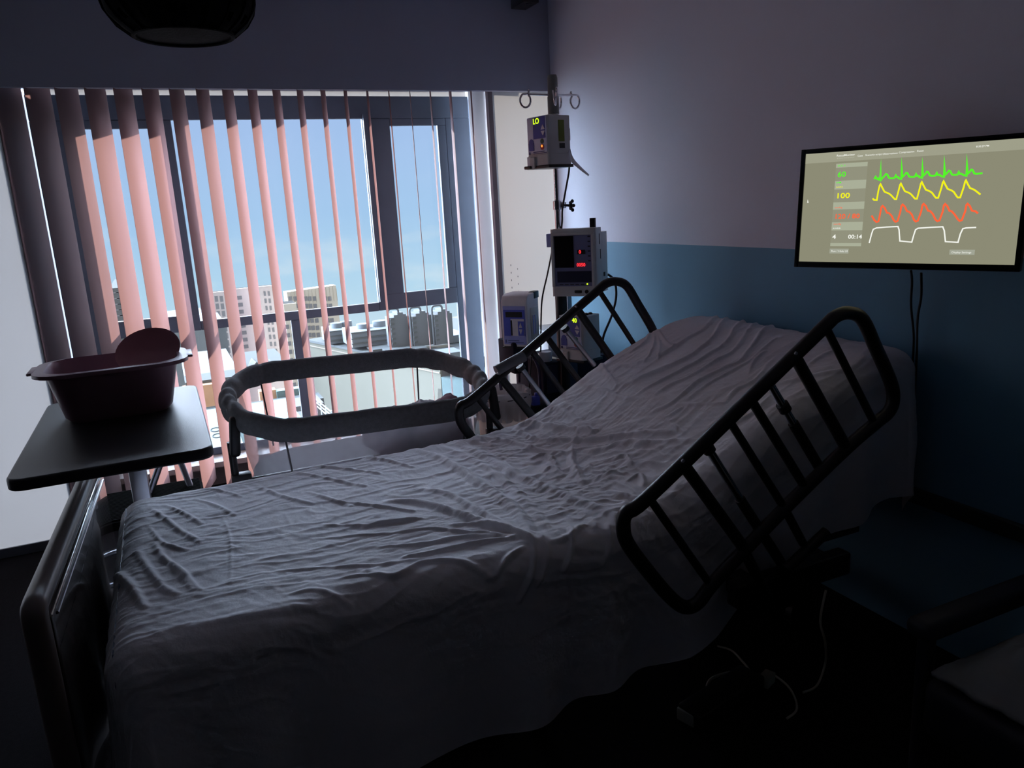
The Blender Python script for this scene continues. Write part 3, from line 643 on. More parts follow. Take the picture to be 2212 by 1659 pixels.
# fabric seams on the mesh
M_seam = mat('dark_seam', (.16, .15, .16), .9)
for X in (.335, 1.06):
    for Yv, zt in ((2.868, -.79), (3.50, -.68)): q = MB(); q.tube([V(X, Yv, zt+.0), V(.703+(X-.703)*.95, 3.185+(Yv-3.185)*.93, -1.0)], .004, 6); put(q.build('seam', M_seam), bn)
# frame legs
for s, X in ((-1, .166), (1, 1.24)):
    zt = -.75+(-.035*(X-.703))
    q = MB(); q.box(V(X+.005, 3.02, zt-.075), (.040, .045, .16), rot=(0, math.radians(-6*s), 0), bev=.016, seg=3); put(q.build('height_hub', M_black), bn)
    q = MB(); q.tube([V(X-.012, 3.04, zt-.10), V(X-.012, 3.04, -.97)], .0145, 12); put(q.build('upper_leg', M_blackm), bn)
    q = MB(); q.box(V(X+.01, 3.04, -1.0), (.075, .05, .08), bev=.01); put(q.build('leg_joint', M_black), bn)
    q = MB(); q.tube(fillet([V(X-.012, 3.04, -1.0), V(X-.012, 3.04, -1.47)], .03), .018, 12); q.tube([V(X-.012, 2.80, -1.475), V(X-.012, 3.52, -1.475)], .018, 12); put(q.build('lower_leg', M_blackm), bn)
q = MB(); q.tube([V(.166, 3.04, -1.0), V(1.24, 3.04, -1.0)], .014, 10); put(q.build('cross_bar', M_blackm), bn)
# things inside the bassinet
def blob(name, c, d, m, label, cat, seed, rough=.16, rot=(0, 0, 0), seg=40):
    b = bmesh.new(); r = bmesh.ops.create_icosphere(b, subdivisions=5, radius=.5)
    for v in b.verts:
        n = v.co.normalized(); v.co *= 1+rough*noise.fractal(n*2.2+Vector((seed, 0, 0)), .8, 2, 4)+.06*noise.ridged_multi_fractal(n*2.6+Vector((0, seed, 0)), .9, 2, 3, 1, 1)*.5
    bmesh.ops.scale(b, verts=b.verts, vec=d); bmesh.ops.transform(b, verts=b.verts, matrix=Euler(rot).to_matrix().to_4x4()); bmesh.ops.translate(b, verts=b.verts, vec=c)
    q = MB(); q.bm.free(); q.bm = b; return tag(q.build(name, m), label, cat)
def spotted(name, base, spot, sc_, th_):
    m = bpy.data.materials.new(name); m.use_nodes = True; t = m.node_tree; b = t.nodes['Principled BSDF']; b.inputs['Roughness'].default_value = .9
    tcn = N('ShaderNodeTexCoord', t); vz = N('ShaderNodeTexVoronoi', t); vz.inputs['Scale'].default_value = sc_; lt = N('ShaderNodeMath', t, operation='LESS_THAN'); lt.inputs[1].default_value = th_
    mm = N('ShaderNodeMix', t, data_type='RGBA'); mm.inputs['A'].default_value = (*base, 1); mm.inputs['B'].default_value = (*spot, 1)
    t.links.new(tcn.outputs['Object'], vz.inputs['Vector']); t.links.new(vz.outputs['Distance'], lt.inputs[0]); t.links.new(lt.outputs[0], mm.inputs['Factor']); t.links.new(mm.outputs['Result'], b.inputs['Base Color']); return m
blob('swaddle_bundle', V(.80, 3.06, -.905), (.26, .24, .19), spotted('spotted_white_cotton', (.60, .58, .62), (.14, .13, .20), 30, .22), 'white swaddle bundle with dark spots lying in the bassinet', 'blanket', 3.1)
blob('towel_bundle', V(.94, 3.05, -.90), (.22, .22, .20), mat('plain_white_towel', (.62, .60, .63), .95, bump=.6, bump_s=80), 'plain white crumpled towel bundle in the middle of the bassinet heap', 'towel', 5.7)
blob('mauve_pouch', V(1.06, 3.08, -.895), (.15, .20, .20), mat('mauve_cloth', (.33, .20, .23), .9), 'mauve cloth pouch at the right end inside the bassinet', 'pouch', 8.2, .08)
blob('white_blanket', V(1.10, 3.20, -.96), (.12, .20, .16), mat('pale_blanket', (.6, .6, .64), .95), 'pale folded blanket behind the mauve pouch in the bassinet', 'blanket', 1.9, .12)

# ------------------------------------------------------------------ ribbed step stool with chrome legs behind the table
stl = empty('step_stool', V(-.17, 3.05, -1.5), 0, 'step stool with a black ribbed tread and metal legs behind the table', 'stool')
q = MB(); q.prism([(x-.165, y+3.07) for x, y in rrect(.40, .34, .06)], EYE-1.045, EYE-1.015); put(q.build('tread', mat('black_rubber', (.012, .011, .012), .95, spec=.05)), stl)
q = MB()
for i in range(22): q.bb(V(-.355, 2.915+i*.0148, -1.015), V(.025, 2.921+i*.0148, -1.009))
put(q.build('ribbed_mat', mat('black_rubber', (.012, .011, .012), .95, spec=.05), smooth=False), stl)
for a, b_ in (((-.34, 2.93), (-.38, 2.89)), ((.01, 2.93), (.04, 2.89)), ((-.34, 3.21), (-.38, 3.25)), ((.01, 3.21), (.04, 3.25))):
    q = MB(); q.tube([V(a[0], a[1], -1.04), V(b_[0], b_[1], -1.49)], .013, 12); put(q.build('leg', M_steel), stl)
for yy in (2.91, 3.23): q = MB(); q.tube([V(-.36, yy, -1.25), V(.025, yy, -1.25)], .010, 10); put(q.build('cross_bar', M_steel), stl)
P1, P2, P3, P4 = at(352, 985, y=3.2), at(322, 1070, y=3.15), at(385, 985, y=3.25), at(413, 1055, y=3.15)
q = MB(); q.tube([P1+Vector((.005, 0, .25)), P1, P2], .013, 12); q.tube([P3+Vector((-.04, 0, .25)), P3, P4], .012, 12); q.tube([P1+Vector((.005, 0, .25)), P3+Vector((-.04, 0, .25))], .012, 12)
put(q.build('hand_loop', M_steel), stl)

# ------------------------------------------------------------------ infusion stand, pumps, monitor
pole = V(1.800, 3.40, 0)
iv = empty('drip_stand', (pole.x, pole.y, 0), 0, 'chrome drip stand with four hooks in the corner beside the window', 'drip stand')
q = MB(); q.tube([V(pole.x, pole.y, -.40), V(pole.x, pole.y, -.02)], .0150, 18); put(q.build('outer_tube', M_chrome), iv)
q = MB(); q.box(V(pole.x, pole.y, -.90), (.05, .04, 1.02), bev=.005); put(q.build('black_mast', M_black), iv)
q = MB(); q.tube([V(pole.x, pole.y, -.03), V(pole.x, pole.y, .45)], .0125, 16); put(q.build('pole', M_chrome), iv)
q = MB(); q.lathe([(.018, .395), (.027, .40), (.027, .478), (.024, .482), (.024, .560), (.020, .575), (0, .577)], 20, V(pole.x, pole.y, 0)); put(q.build('head_socket', mat('grey_green_socket', (.22, .24, .23), .4)), iv)
q = MB(); q.lathe([(.012, -.045), (.021, -.04), (.021, .0), (.012, .005)], 20, V(pole.x, pole.y, 0)); q.box(V(pole.x+.025, pole.y-.01, -.02), (.03, .02, .03), bev=.004); put(q.build('clamp_collar', M_chrome), iv)
q = MB(); kc = V(pole.x+.058, pole.y-.03, -.025)
q.tube([V(pole.x+.02, pole.y-.012, -.02), kc], .006, 8)
for i in range(5):
    a = 2*PI*i/5; q.ball(kc+Vector((.006, -.017*math.cos(a), .022*math.sin(a))), (.016, .018, .018), 12)
q.ball(kc, (.02, .03, .03), 14); put(q.build('knob', M_black), iv)
zc = .487
for ang, ln in ((176, .125), (242, .085), (40, .07), (12, .125)):
    a = math.radians(ang); d = Vector((math.cos(a), math.sin(a), 0)); b0 = V(pole.x, pole.y, zc)+d*.02; e = b0+d*ln+Vector((0, 0, .004))
    loop = [b0, b0+d*ln*.5+Vector((0, 0, .002)), e]
    for k in range(1, 10):
        th_ = PI/2-k*2*PI*.92/9; loop.append(e+d*(.024*math.cos(th_))+Vector((0, 0, -.030+.030*math.sin(th_)))+Vector((-d.y, d.x, 0))*.002*k)
    loop.append(loop[-1]+Vector((0, 0, .012))-d*.004)
    q = MB(); q.tube(smooth(loop, 5), .0048, 10); q.ball(loop[-1]+Vector((0, 0, .004)), (.011, .011, .016), 10); put(q.build('hook', M_chrome), iv)
for i in range(5):
    a = 2*PI*i/5+.3; q = MB(); e = Vector((math.cos(a), math.sin(a), 0))*.26; q.tube([V(pole.x, pole.y, -1.41), V(pole.x, pole.y, -1.43)+e], [.02, .012], 10); w0 = V(pole.x, pole.y, -1.468)+e; q.cyl(w0-Vector((.012, 0, 0)), w0+Vector((.012, 0, 0)), .028, n=16); put(q.build('base_leg', M_black), iv)

def device(name, edge, deg, label, cat, w, d):
    """box-like device: edge = front right vertical edge (bottom) in the photo; local x along the front, -y outwards"""
    th_ = math.radians(deg); R = Matrix.Rotation(th_, 4, 'Z'); c = edge - (R @ Vector((w/2, -d/2, 0)))
    return empty(name, c, th_, label, cat)
def pump(name, edge, label, h=.228, w=.155, d=.135, lit='LO'):
    r = device(name, edge, -77.6 if lit == 'LO' else -70, label, 'infusion pump', w, d)
    q = MB(); q.prism(rrect(w, d, .012, 3), .058, h); o = q.build('case', M_pump, r); bv = o.modifiers.new('b', 'BEVEL'); bv.width = .004; bv.segments = 2; bv.limit_method = 'ANGLE'
    q = MB(); q.prism(rrect(w+.004, d+.004, .016, 3), .014, .060); q.box((-.03, -d/2-.004, .028), (.034, .018, .050), bev=.003); q.build('lower_housing', M_pump, r)
    q = MB(); q.box((-.058, -d/2-.004, .034), (.028, .010, .044), bev=.003); q.build('door_latch', M_pumpw, r, label='white latch')
    q = MB(); q.box((.0, 0, .007), (w+.012, d+.012, .014), bev=.003); q.box((-.058, -d/2-.012, .008), (.048, .02, .014), bev=.004); q.build('base_plate', M_black, r)
    fy = -d/2-.0012
    q = MB(); q.box((0, fy+.001, .148), (w-.018, .003, .155), bev=.001); q.build('front_panel', M_pumpf, r)
    q = MB(); q.box((.018, fy-.001, .178), (.085, .0025, .094)); q.build('display_panel', M_navy, r)
    q = MB()
    for s, zc_ in ((1, .178), (-1, .152)): q.prism([(.046-.014, zc_-.010*s), (.046+.014, zc_-.010*s), (.046, zc_+.011*s)], 0, .002, Matrix(((1, 0, 0, 0), (0, 0, -1, fy-.002), (0, 1, 0, 0), (0, 0, 0, 1))))
    q.build('arrow_keys', M_wht, r, smooth=False)
    q = MB(); q.box((-.042, fy-.001, .098), (.038, .0025, .034)); q.cyl((-.042, fy+.001, .117), (-.042, fy-.0025, .117), .016, n=18); q.build('start_key', M_navy, r)
    q = MB(); q.cyl((.036, fy+.001, .118), (.036, fy-.003, .118), .011, n=18); q.build('green_key', mat('dark_green_key', (.02, .10, .07), .4), r)
    q = MB(); q.cyl((.036, fy+.001, .093), (.036, fy-.003, .093), .0125, n=18); q.build('red_key', mat('red_key', (.45, .02, .02), .4), r)
    T = Matrix.Rotation(PI/2, 4, 'X')
    if lit == 'LO':
        q = MB(); q.cyl((.036, fy-.002, .097), (.036, fy-.0045, .097), .0055, n=14); q.build('warning_light', M_led_o, r)
        text('LO', .034, M_led_g, r, Matrix.Translation((-.022, fy-.0035, .196)) @ T, 'display_digits')
        q = MB(); q.box((w/2+.001, .01, .160), (.002, .034, .092)); q.build('side_label', mat('yellow_green_label', (.17, .22, .03), .6), r)
        q = MB(); q.box((w/2+.001, .012, .095), (.003, .030, .022)); q.build('side_port', M_black, r)
    else:
        text('40', .030, M_led_g, r, Matrix.Translation((.016, fy-.0035, .200)) @ T, 'display_digits')
        q = MB(); q.cyl((-.012, fy-.002, .215), (-.012, fy-.004, .215), .004, n=12); q.build('status_light', M_led_g, r)
        for yy in (.02, .05):
            q = MB(); q.ball((w/2-.03, yy-.02, h+.003), (.024, .018, .014), 14); q.build('top_button', M_black, r)
    q = MB(); q.box((-.058, fy-.001, .071), (.010, .002, .012)); q.box((.01, fy-.001, .074), (.080, .0015, .0035)); q.box((.018, fy-.001, .067), (.095, .0015, .0025)); q.build('maker_lettering', mat('dull_blue_print', (.07, .09, .28), .5), r)
    q = MB(); q.box((.0, d/2+.02, .15), (.05, .05, .06), bev=.006); q.build('pole_clamp', M_black, r)
    return r
e1 = at(1187, 362, y=3.20); pump('infusion_pump', e1, 'grey infusion pump lit LO in green, highest on the drip stand')
e3 = at(1261, 786, y=3.20); pump('infusion_pump', e3, 'grey infusion pump behind the far bed rail, below the red lit monitor', lit='40')
# translucent tubing strap and cable of the upper pump
q = MB(); pts = smooth([at(1229, 325, y=3.22), at(1236, 345, y=3.20), at(1252, 362, y=3.18), at(1272, 379, y=3.16)], 8)
b = bmesh.new(); L0 = len(pts); A = []
for i, p in enumerate(pts):
    w = .012*(1-.75*i/L0); A.append((b.verts.new(p+Vector((w*.6, 0, w))), b.verts.new(p-Vector((w*.6, 0, w)))))
for p, q2 in zip(A, A[1:]): b.faces.new((p[0], p[1], q2[1], q2[0]))
q.bm.free(); q.bm = b; o = q.build('tubing_strap', cloth_translucent('clear_strap', (.62, .62, .66), (.3, .3, .3)), smooth=True); sm2 = o.modifiers.new('s', 'SOLIDIFY'); sm2.thickness = .0015
tag(o, 'pale translucent strap hanging from the right side of the upper pump', 'strap')
def cable(name, pts, r, m, label, cat='cable', k=8): return tag(MB().tube(smooth(pts, k), r, 8).build(name, m), label, cat)
cable('power_cable', [at(1230, 342, y=3.25), at(1229, 370, y=3.25), at(1222, 410, y=3.28), at(1215, 452, y=3.3), at(1214, 480, y=3.36), at(1210, 520, y=3.45)], .0045, M_black, 'thin black cable hanging from the highest pump along the drip stand')
cable('power_cable', [at(1192, 545, y=3.38), at(1183, 590, y=3.4), at(1172, 640, y=3.45), at(1169, 680, y=3.5), at(1168, 760, y=3.5)], .0042, M_black, 'thin black cable running from the monitor to the white and blue pump')
cable('power_cable', [at(1312, 592, y=3.3), at(1327, 606, y=3.3), at(1331, 640, y=3.3), at(1322, 680, y=3.28), at(1304, 725, y=3.25), at(1299, 762, y=3.25)], .006, M_black, 'thick black cable looping behind the far rail beside the blue wall')

# patient monitor with red numerals
em = at(1290, 640, y=3.10); w, d, h = .222, .20, .312
mo = device('vital_signs_monitor', em, -47.6, 'beige vital signs monitor with glowing red numerals on the drip stand', 'monitor', w, d)
q = MB(); q.prism(rrect(w, d*.5, .014, 4), 0, h, Matrix.Translation((0, -d*.25, 0))); o = q.build('case_front', M_pump, mo)
q = MB(); q.prism(rrect(w-.004, d*.56, .012, 4), .008, h-.024, Matrix.Translation((0, d*.22, 0))); q.build('case_back', M_pump, mo)
fy = -d/2
q = MB()
for a_, b_ in (((-.106, .045), (-.092, .29)), ((.090, .045), (.104, .29)), ((-.106, .283), (.104, .295))): q.bb((a_[0], fy-.008, a_[1]), (b_[0], fy+.01, b_[1]), .003)
q.build('bezel', M_pump, mo)
q = MB(); q.bb((-.093, fy-.002, .048), (.091, fy+.002, .285)); q.build('face_panel', mat('slate_face', (.19, .20, .36), .4), mo, smooth=False)
q = MB(); q.bb((-.088, fy-.004, .135), (.004, fy, .280)); q.build('dark_screen', mat('dark_screen', (.003, .003, .004), .15), mo, smooth=False)
q = MB(); q.bb((-.080, fy-.004, .066), (.088, fy, .118)); q.build('lower_screen', mat('blue_black_screen', (.03, .035, .07), .2), mo, smooth=False)
q = MB(); q.bb((.022, fy-.004, .196), (.060, fy, .216)); q.build('numeral_window', M_black, mo, smooth=False)
T = Matrix.Rotation(PI/2, 4, 'X')
text('0', .022, M_led_r, mo, Matrix.Translation((.030, fy-.005, .199)) @ T, 'red_digit')
text('0050', .021, M_led_r, mo, Matrix.Translation((.018, fy-.005, .140)) @ T, 'red_digit')
q = MB(); q.cyl((.066, fy-.001, .058), (.066, fy-.004, .058), .0035, n=12); q.build('power_light', M_led_g, mo)
q = MB()
for i in range(6): q.bb((.074, fy-.004, .272-i*.022), (.086, fy-.001, .278-i*.022))
for i in range(5): q.bb((-.07+i*.026, fy-.003, .054), (-.052+i*.026, fy-.001, .058))
q.build('key_marks', mat('dark_marks', (.02, .02, .04), .5), mo, smooth=False)
q = MB(); q.box((.02, fy-.002, .022), (.036, .006, .014), bev=.003); q.cyl((.062, fy+.001, .022), (.062, fy-.006, .022), .009, n=16); q.build('socket', M_black, mo)
q = MB(); q.box((w/2, .03, .09), (.004, .018, .02)); q.box((w/2, -.04, .26), (.004, .008, .05), bev=.002); q.box((w/2, -.03, .19), (.004, .004, .045)); q.build('side_port', M_black, mo)
q = MB(); q.box((-w/2-.012, -d/2+.035, .262), (.022, .05, .062), bev=.004); q.build('side_pod', M_lilac, mo, label='lilac side pod')
q = MB(); q.box((.06, .03, h+.012), (.026, .02, .06), bev=.002); q.build('top_post', M_blackm, mo)
q = MB(); q.box((-.02, d/2+.012, .16), (.06, .04, .1), bev=.006); q.build('pole_mount', M_black, mo)

# equipment trolley behind the pumps
tx = V(1.86, 3.52, -1.5)
tr = empty('equipment_trolley', (1.83, 3.56, 0), 0, 'dark equipment trolley behind the drip stand in the corner', 'trolley')
q = MB(); q.bb(V(1.70, 3.44, -1.40), V(2.09, 3.78, -.80), .008); put(q.build('cabinet', M_dkbody), tr)
q = MB(); q.bb(V(1.90, 3.52, -.80), V(1.925, 3.545, -.44)); put(q.build('rear_post', M_steel), tr)
q = MB(); q.bb(V(1.72, 3.436, -.96), V(1.90, 3.442, -.815)); put(q.build('front_drawer', mat('slate_drawer', (.05, .065, .12), .4)), tr)
for sx in (1.74, 2.05):
    for sy in (3.48, 3.74):
        q = MB(); q.cyl(V(sx-.012, sy, -1.455), V(sx+.012, sy, -1.455), .045, n=16); q.cyl(V(sx, sy, -1.42), V(sx, sy, -1.39), .012); put(q.build('castor', M_black), tr)
q = MB(); q.lathe([(0, 0), (.028, 0), (.033, .02), (.033, .045), (.03, .05), (0, .05)], 24, V(1.745, 3.49, -.80)); tag(q.build('tape_roll', M_wht), 'small white cylinder on the dark trolley below the lower pump', 'tape')

# white and blue feeding pump on its own stand
st2 = empty('pump_stand', V(1.50, 3.52, -1.5), 0, 'short black stand carrying the white and blue pump by the window', 'stand')
q = MB(); q.bb(V(1.555, 3.47, -.84), V(1.635, 3.66, -.68), .006); put(q.build('stand_head', M_dkbody), st2)
q = MB(); q.tube([V(1.57, 3.63, -1.42), V(1.57, 3.63, -.80)], .010, 12); put(q.build('post', M_steel), st2)
for i in range(4):
    a = PI/4+PI/2*i; q = MB(); e = Vector((math.cos(a)*.09, math.sin(a)*.06, 0)); q.tube([V(1.57, 3.63, -1.42), V(1.57, 3.63, -1.46)+e], .011, 10); q.ball(V(1.57, 3.63, -1.475)+e, (.04, .04, .05), 12); put(q.build('stand_leg', M_black), st2)
e2 = at(1142, 750, y=3.42); w, d, h = .140, .145, .262
fp = device('feeding_pump', e2, -50, 'white and blue feeding pump on a short black stand left of the drip stand', 'pump', w, d)
sidep = [(-d/2+.0, 0), (d/2, 0), (d/2, h), (-d/2+.035, h), (-d/2+.014, h-.008), (-d/2+.002, h-.028), (-d/2, h-.05)]
q = MB(); q.prism(sidep, -w/2, w/2, Matrix(((0, 0, 1, 0), (1, 0, 0, 0), (0, 1, 0, 0), (0, 0, 0, 1)))); o = q.build('case', M_pumpw, fp); bv = o.modifiers.new('b', 'BEVEL'); bv.width = .004; bv.segments = 2; bv.limit_method = 'ANGLE'
fy = -d/2
q = MB(); q.bb((-.062, fy-.0015, .012), (.060, fy+.001, .205)); q.build('face_panel', M_lilac, fp, smooth=False)
q = MB(); q.bb((-.058, fy-.003, .055), (.056, fy, .186)); q.build('key_panel', M_blue, fp, smooth=False)
q = MB(); q.bb((-.046, fy-.005, .150), (.044, fy-.002, .176)); q.build('display', M_black, fp, smooth=False)
q = MB(); q.bb((-.020, fy-.005, .056), (.054, fy-.002, .142)); q.build('white_insert', M_pumpw, fp, smooth=False)
q = MB(); q.bb((-.020, fy-.006, .058), (-.012, fy-.004, .135)); q.build('slot', M_black, fp, smooth=False)
q = MB(); q.bb((.020, fy-.006, .058), (.053, fy-.004, .130)); q.build('arrow_panel', M_blue, fp, smooth=False)
q = MB()
for s, zc_ in ((1, .107), (-1, .081)): q.prism([(.034-.009, zc_-.009*s), (.034+.009, zc_-.009*s), (.034, zc_+.018*s)], 0, .0015, Matrix(((1, 0, 0, 0), (0, 0, -1, fy-.006), (0, 1, 0, 0), (0, 0, 0, 1))))
q.build('arrow_keys', M_wht, fp, smooth=False)
q = MB(); q.prism([(-.058, 0), (.052, 0), (.052, .026), (-.058, .026)], 0, .0015, Matrix.Translation((0, fy+.0045, .222)) @ Matrix.Rotation(math.radians(72), 4, 'X')); q.build('top_strip', M_blue, fp, smooth=False)
q = MB(); q.bb((-.055, fy-.003, .020), (-.048, fy-.001, .036)); q.bb((-.040, fy-.003, .030), (.02, fy-.001, .0335)); q.bb((-.040, fy-.003, .021), (.045, fy-.001, .0235)); q.build('maker_lettering', mat('blue_print', (.10, .14, .42), .5), fp, smooth=False)
q = MB(); q.bb((w/2-.001, -.035, .03), (w/2+.002, .060, .19), .001); q.build('side_door', M_pump, fp)
q = MB(); q.bb((w/2, -.01, .055), (w/2+.004, .002, .15)); q.bb((w/2, .014, .055), (w/2+.004, .022, .15)); q.build('side_strips', M_lilac, fp, smooth=False)
q = MB(); q.bb((w/2-.03, .02, h-.032), (w/2+.003, d/2+.006, h+.004), .004); q.build('carry_handle', M_black, fp)
q = MB(); q.box((0, 0, -.004), (w+.008, d+.008, .009), bev=.002); q.build('base_plate', M_black, fp)

# waste bin with liner, under the pumps
bc = V(1.443, 3.385, -1.5)
bn2 = empty('waste_bin', bc, 0, 'cream waste bin with a crumpled clear liner beside the window', 'bin')
M_bin = mat('cream_bin_plastic', (.62, .57, .52), .5)
q = MB(); q.lathe([(0, .002), (.105, .002), (.110, .01), (.125, .58)], 30); q.build('bin_body', cloth_translucent('cream_bin_shell', (.52, .48, .44), (.38, .34, .31), 4, .05), bn2)
b = bmesh.new(); rows = []
for j, (r, z) in enumerate([(.128, .48), (.133, .51), (.139, .55), (.141, .58), (.135, .61), (.122, .615), (.112, .58), (.104, .52)]):
    row = []
    for k in range(72):
        a = 2*PI*k/72; rr_ = r+.010*noise.noise(Vector((math.cos(a)*3.5, math.sin(a)*3.5, j*.7)))+.006*math.sin(a*17+j); row.append(b.verts.new((rr_*math.cos(a), rr_*math.sin(a), z+.014*noise.noise(Vector((math.cos(a)*2, math.sin(a)*2, j*.3+5))))))
    rows.append(row)
for A, B in zip(rows, rows[1:]):
    for k in range(72): b.faces.new((A[k], A[(k+1) % 72], B[(k+1) % 72], B[k]))
q = MB(); q.bm.free(); q.bm = b; q.build('bin_liner', cloth_translucent('clear_liner_film', (.40, .39, .40), (.28, .27, .27)), bn2)
q = MB(); q.tube([Vector((.137*math.cos(2*PI*k/40), .137*math.sin(2*PI*k/40), .588)) for k in range(40)], .0025, 6, closed=True); q.build('rim_wire', M_blackm, bn2)
# hoses above the bin and small blue item
cable('hose', [at(1083, 842, y=3.42), at(1080, 815, y=3.42), at(1092, 795, y=3.43), at(1108, 788, y=3.46), at(1120, 772, y=3.50)], .008, mat('dark_violet_hose', (.035, .02, .07), .4), 'dark violet hose arching down into the bin', 'hose')
cable('hose', [at(1148, 765, y=3.48), at(1156, 778, y=3.44), at(1164, 800, y=3.42), at(1167, 835, y=3.42), at(1170, 858, y=3.42)], .008, MATS['dark_violet_hose'], 'dark violet hose curving down beside the bin to the blue box', 'hose')
cable('hose', [at(1121, 798, y=3.48), at(1121, 826, y=3.48)], .008, MATS['dark_violet_hose'], 'short dark hose hanging straight down from the pump stand', 'hose')
cable('power_cable', [at(1148, 770, y=3.36), at(1145, 810, y=3.36), at(1142, 850, y=3.36), at(1138, 878, y=3.36), at(1134, 920, y=3.36)], .004, M_black, 'thin black cable hanging beside the waste bin')
bl = empty('connector_box', V(1.66, 3.36, -1.5), 0, 'black stand box with a blue connector beside the bin', 'box')
P = at(1157, 870, y=3.36)
q = MB(); q.bb((P.x-.06, 3.34, EYE-1.5), (P.x+.075, 3.42, P.z-.012), .006); put(q.build('box_body', M_black), bl)
q = MB(); q.box((P.x+.002, 3.365, P.z+.010), (.042, .03, .050), bev=.006); q.box((P.x+.010, 3.365, P.z+.040), (.02, .02, .02), bev=.004); put(q.build('blue_connector', M_blue), bl)
# low cabinet in front of the corner panel
cb = empty('low_cabinet', V(2.03, 3.98, -1.5), 0, 'low pale grey cabinet against the white corner panel', 'cabinet')
q = MB(); q.bb(V(1.955, 3.87, -1.5), V(2.14, 4.09, -.735), .004); put(q.build('cabinet_body', mat('pale_grey_cabinet', (.50, .50, .52), .5)), cb)
q = MB(); q.bb(V(1.945, 3.86, -.735), V(2.148, 4.095, -.715), .003); put(q.build('cabinet_top', MATS['pale_grey_cabinet']), cb)

# ------------------------------------------------------------------ wall television showing a heart trace
yw, tl_, rl_ = math.radians(24.119), math.radians(-4.088), math.radians(-.558)
TWD = .581; THT = TWD*9/16; TC = V(1.972, 1.603, -.067)
u = Vector((math.sin(yw), -math.cos(yw), 0)); n_ = Vector((-math.cos(yw), -math.sin(yw), 0)); upv = Vector((0, 0, 1))*math.cos(tl_)+n_*math.sin(tl_)
u2 = u*math.cos(rl_)+upv*math.sin(rl_); up3 = upv*math.cos(rl_)-u*math.sin(rl_); nn = u2.cross(up3)
TM = Matrix((u2, -nn, up3)).transposed().to_4x4(); TM.translation = TC
tv = bpy.data.objects.new('wall_television', None); C.objects.link(tv); tv.matrix_world = TM; tag(tv, 'black framed wall television showing green, yellow, red and white heart traces', 'television')
def scr(x, y, ox=1760, oy=310, s=5.53):
    d = ray(ox+x/s, oy+y/s); e = Vector((0, 0, EYE)); k = (TC-e).dot(nn)/d.dot(nn); p = e+d*k-TC
    return p.dot(u2), p.dot(up3)
q = MB(); q.bb((-TWD/2-.014, .004, -THT/2-.018), (TWD/2+.014, .030, THT/2+.014), .004); q.bb((-.2, .03, -.12), (.2, .05, .10), .006); q.build('television_case', M_black, tv)
q = MB()
for a_, b_ in (((-TWD/2-.014, -THT/2-.018), (-TWD/2, THT/2+.014)), ((TWD/2, -THT/2-.018), (TWD/2+.014, THT/2+.014)), ((-TWD/2, THT/2), (TWD/2, THT/2+.014)), ((-TWD/2, -THT/2-.018), (TWD/2, -THT/2))): q.bb((a_[0], -.004, a_[1]), (b_[0], .006, b_[1]), .0015)
q.build('television_bezel', mat('glossy_black', (.006, .006, .007), .2), tv)
E_bg = emis('screen_grey', (.262, .258, .178), .81); E_bar = emis('screen_header', (.345, .345, .252), .81); E_box = emis('screen_box', (.40, .425, .315), .81)
E_btn = emis('screen_button', (.36, .375, .30), .81); E_g = emis('trace_green', (.09, .93, .02), .81); E_y = emis('trace_yellow', (.92, .90, .01), .81); E_r = emis('trace_red', (1, .13, .045), .81); E_w = emis('trace_white', (.92, .93, .86), .81)
q = MB(); q.bb((-TWD/2, 0, -THT/2), (TWD/2, .004, THT/2)); q.build('screen', E_bg, tv, smooth=False)
def quad(pts, m, name, y=-.0006):
    b = bmesh.new(); vs = [b.verts.new((a, y, c)) for a, c in pts]; b.faces.new(vs); me = bpy.data.meshes.new(name); b.to_mesh(me); b.free(); me.materials.append(m); o = bpy.data.objects.new(name, me); C.objects.link(o); o.parent = tv; return o
def rect_px(x0, y0, x1, y1, m, name, y=-.0006):
    a, c0 = scr(x0, y0); b, c1 = scr(x1, y1); return quad([(a, c0), (b, c0), (b, c1), (a, c1)], m, name, y)
hy = scr(10, 235)[1]; quad([(-TWD/2, hy), (TWD/2, hy), (TWD/2, THT/2), (-TWD/2, THT/2)], E_bar, 'header_bar')
xa, xb = scr(258, 240)[0], scr(636, 225)[0]
xa = (scr(258, 240)[0]+scr(185, 1225)[0])/2; xb = (scr(636, 225)[0]+scr(552, 1215)[0])/2
xcen = 400
zz = lambda yl, yr: (scr(250, yl)[1]+scr(600, yr)[1])/2
bands = [(242, 222, 290, 273), (450, 430, 548, 537), (705, 690, 787, 782), (940, 935, 1036, 1036), (1188, 1188, 1228, 1228)]
for a, b_, c, d in bands:
    z1, z0 = zz(a, b_), zz(c, d); quad([(xa, z0), (xb, z0), (xb, z1), (xa, z1)], E_box, 'value_band')
quad([(xa, zz(1228, 1228)), (xb, zz(1228, 1228)), (xb, zz(242, 222)), (xa, zz(242, 222))], emis('screen_column', (.285, .285, .205), .81), 'value_column', -.0003)
rect_px(180, 1255, 402, 1315, E_btn, 'screen_button'); rect_px(1612, 1268, 1908, 1330, E_btn, 'screen_button')
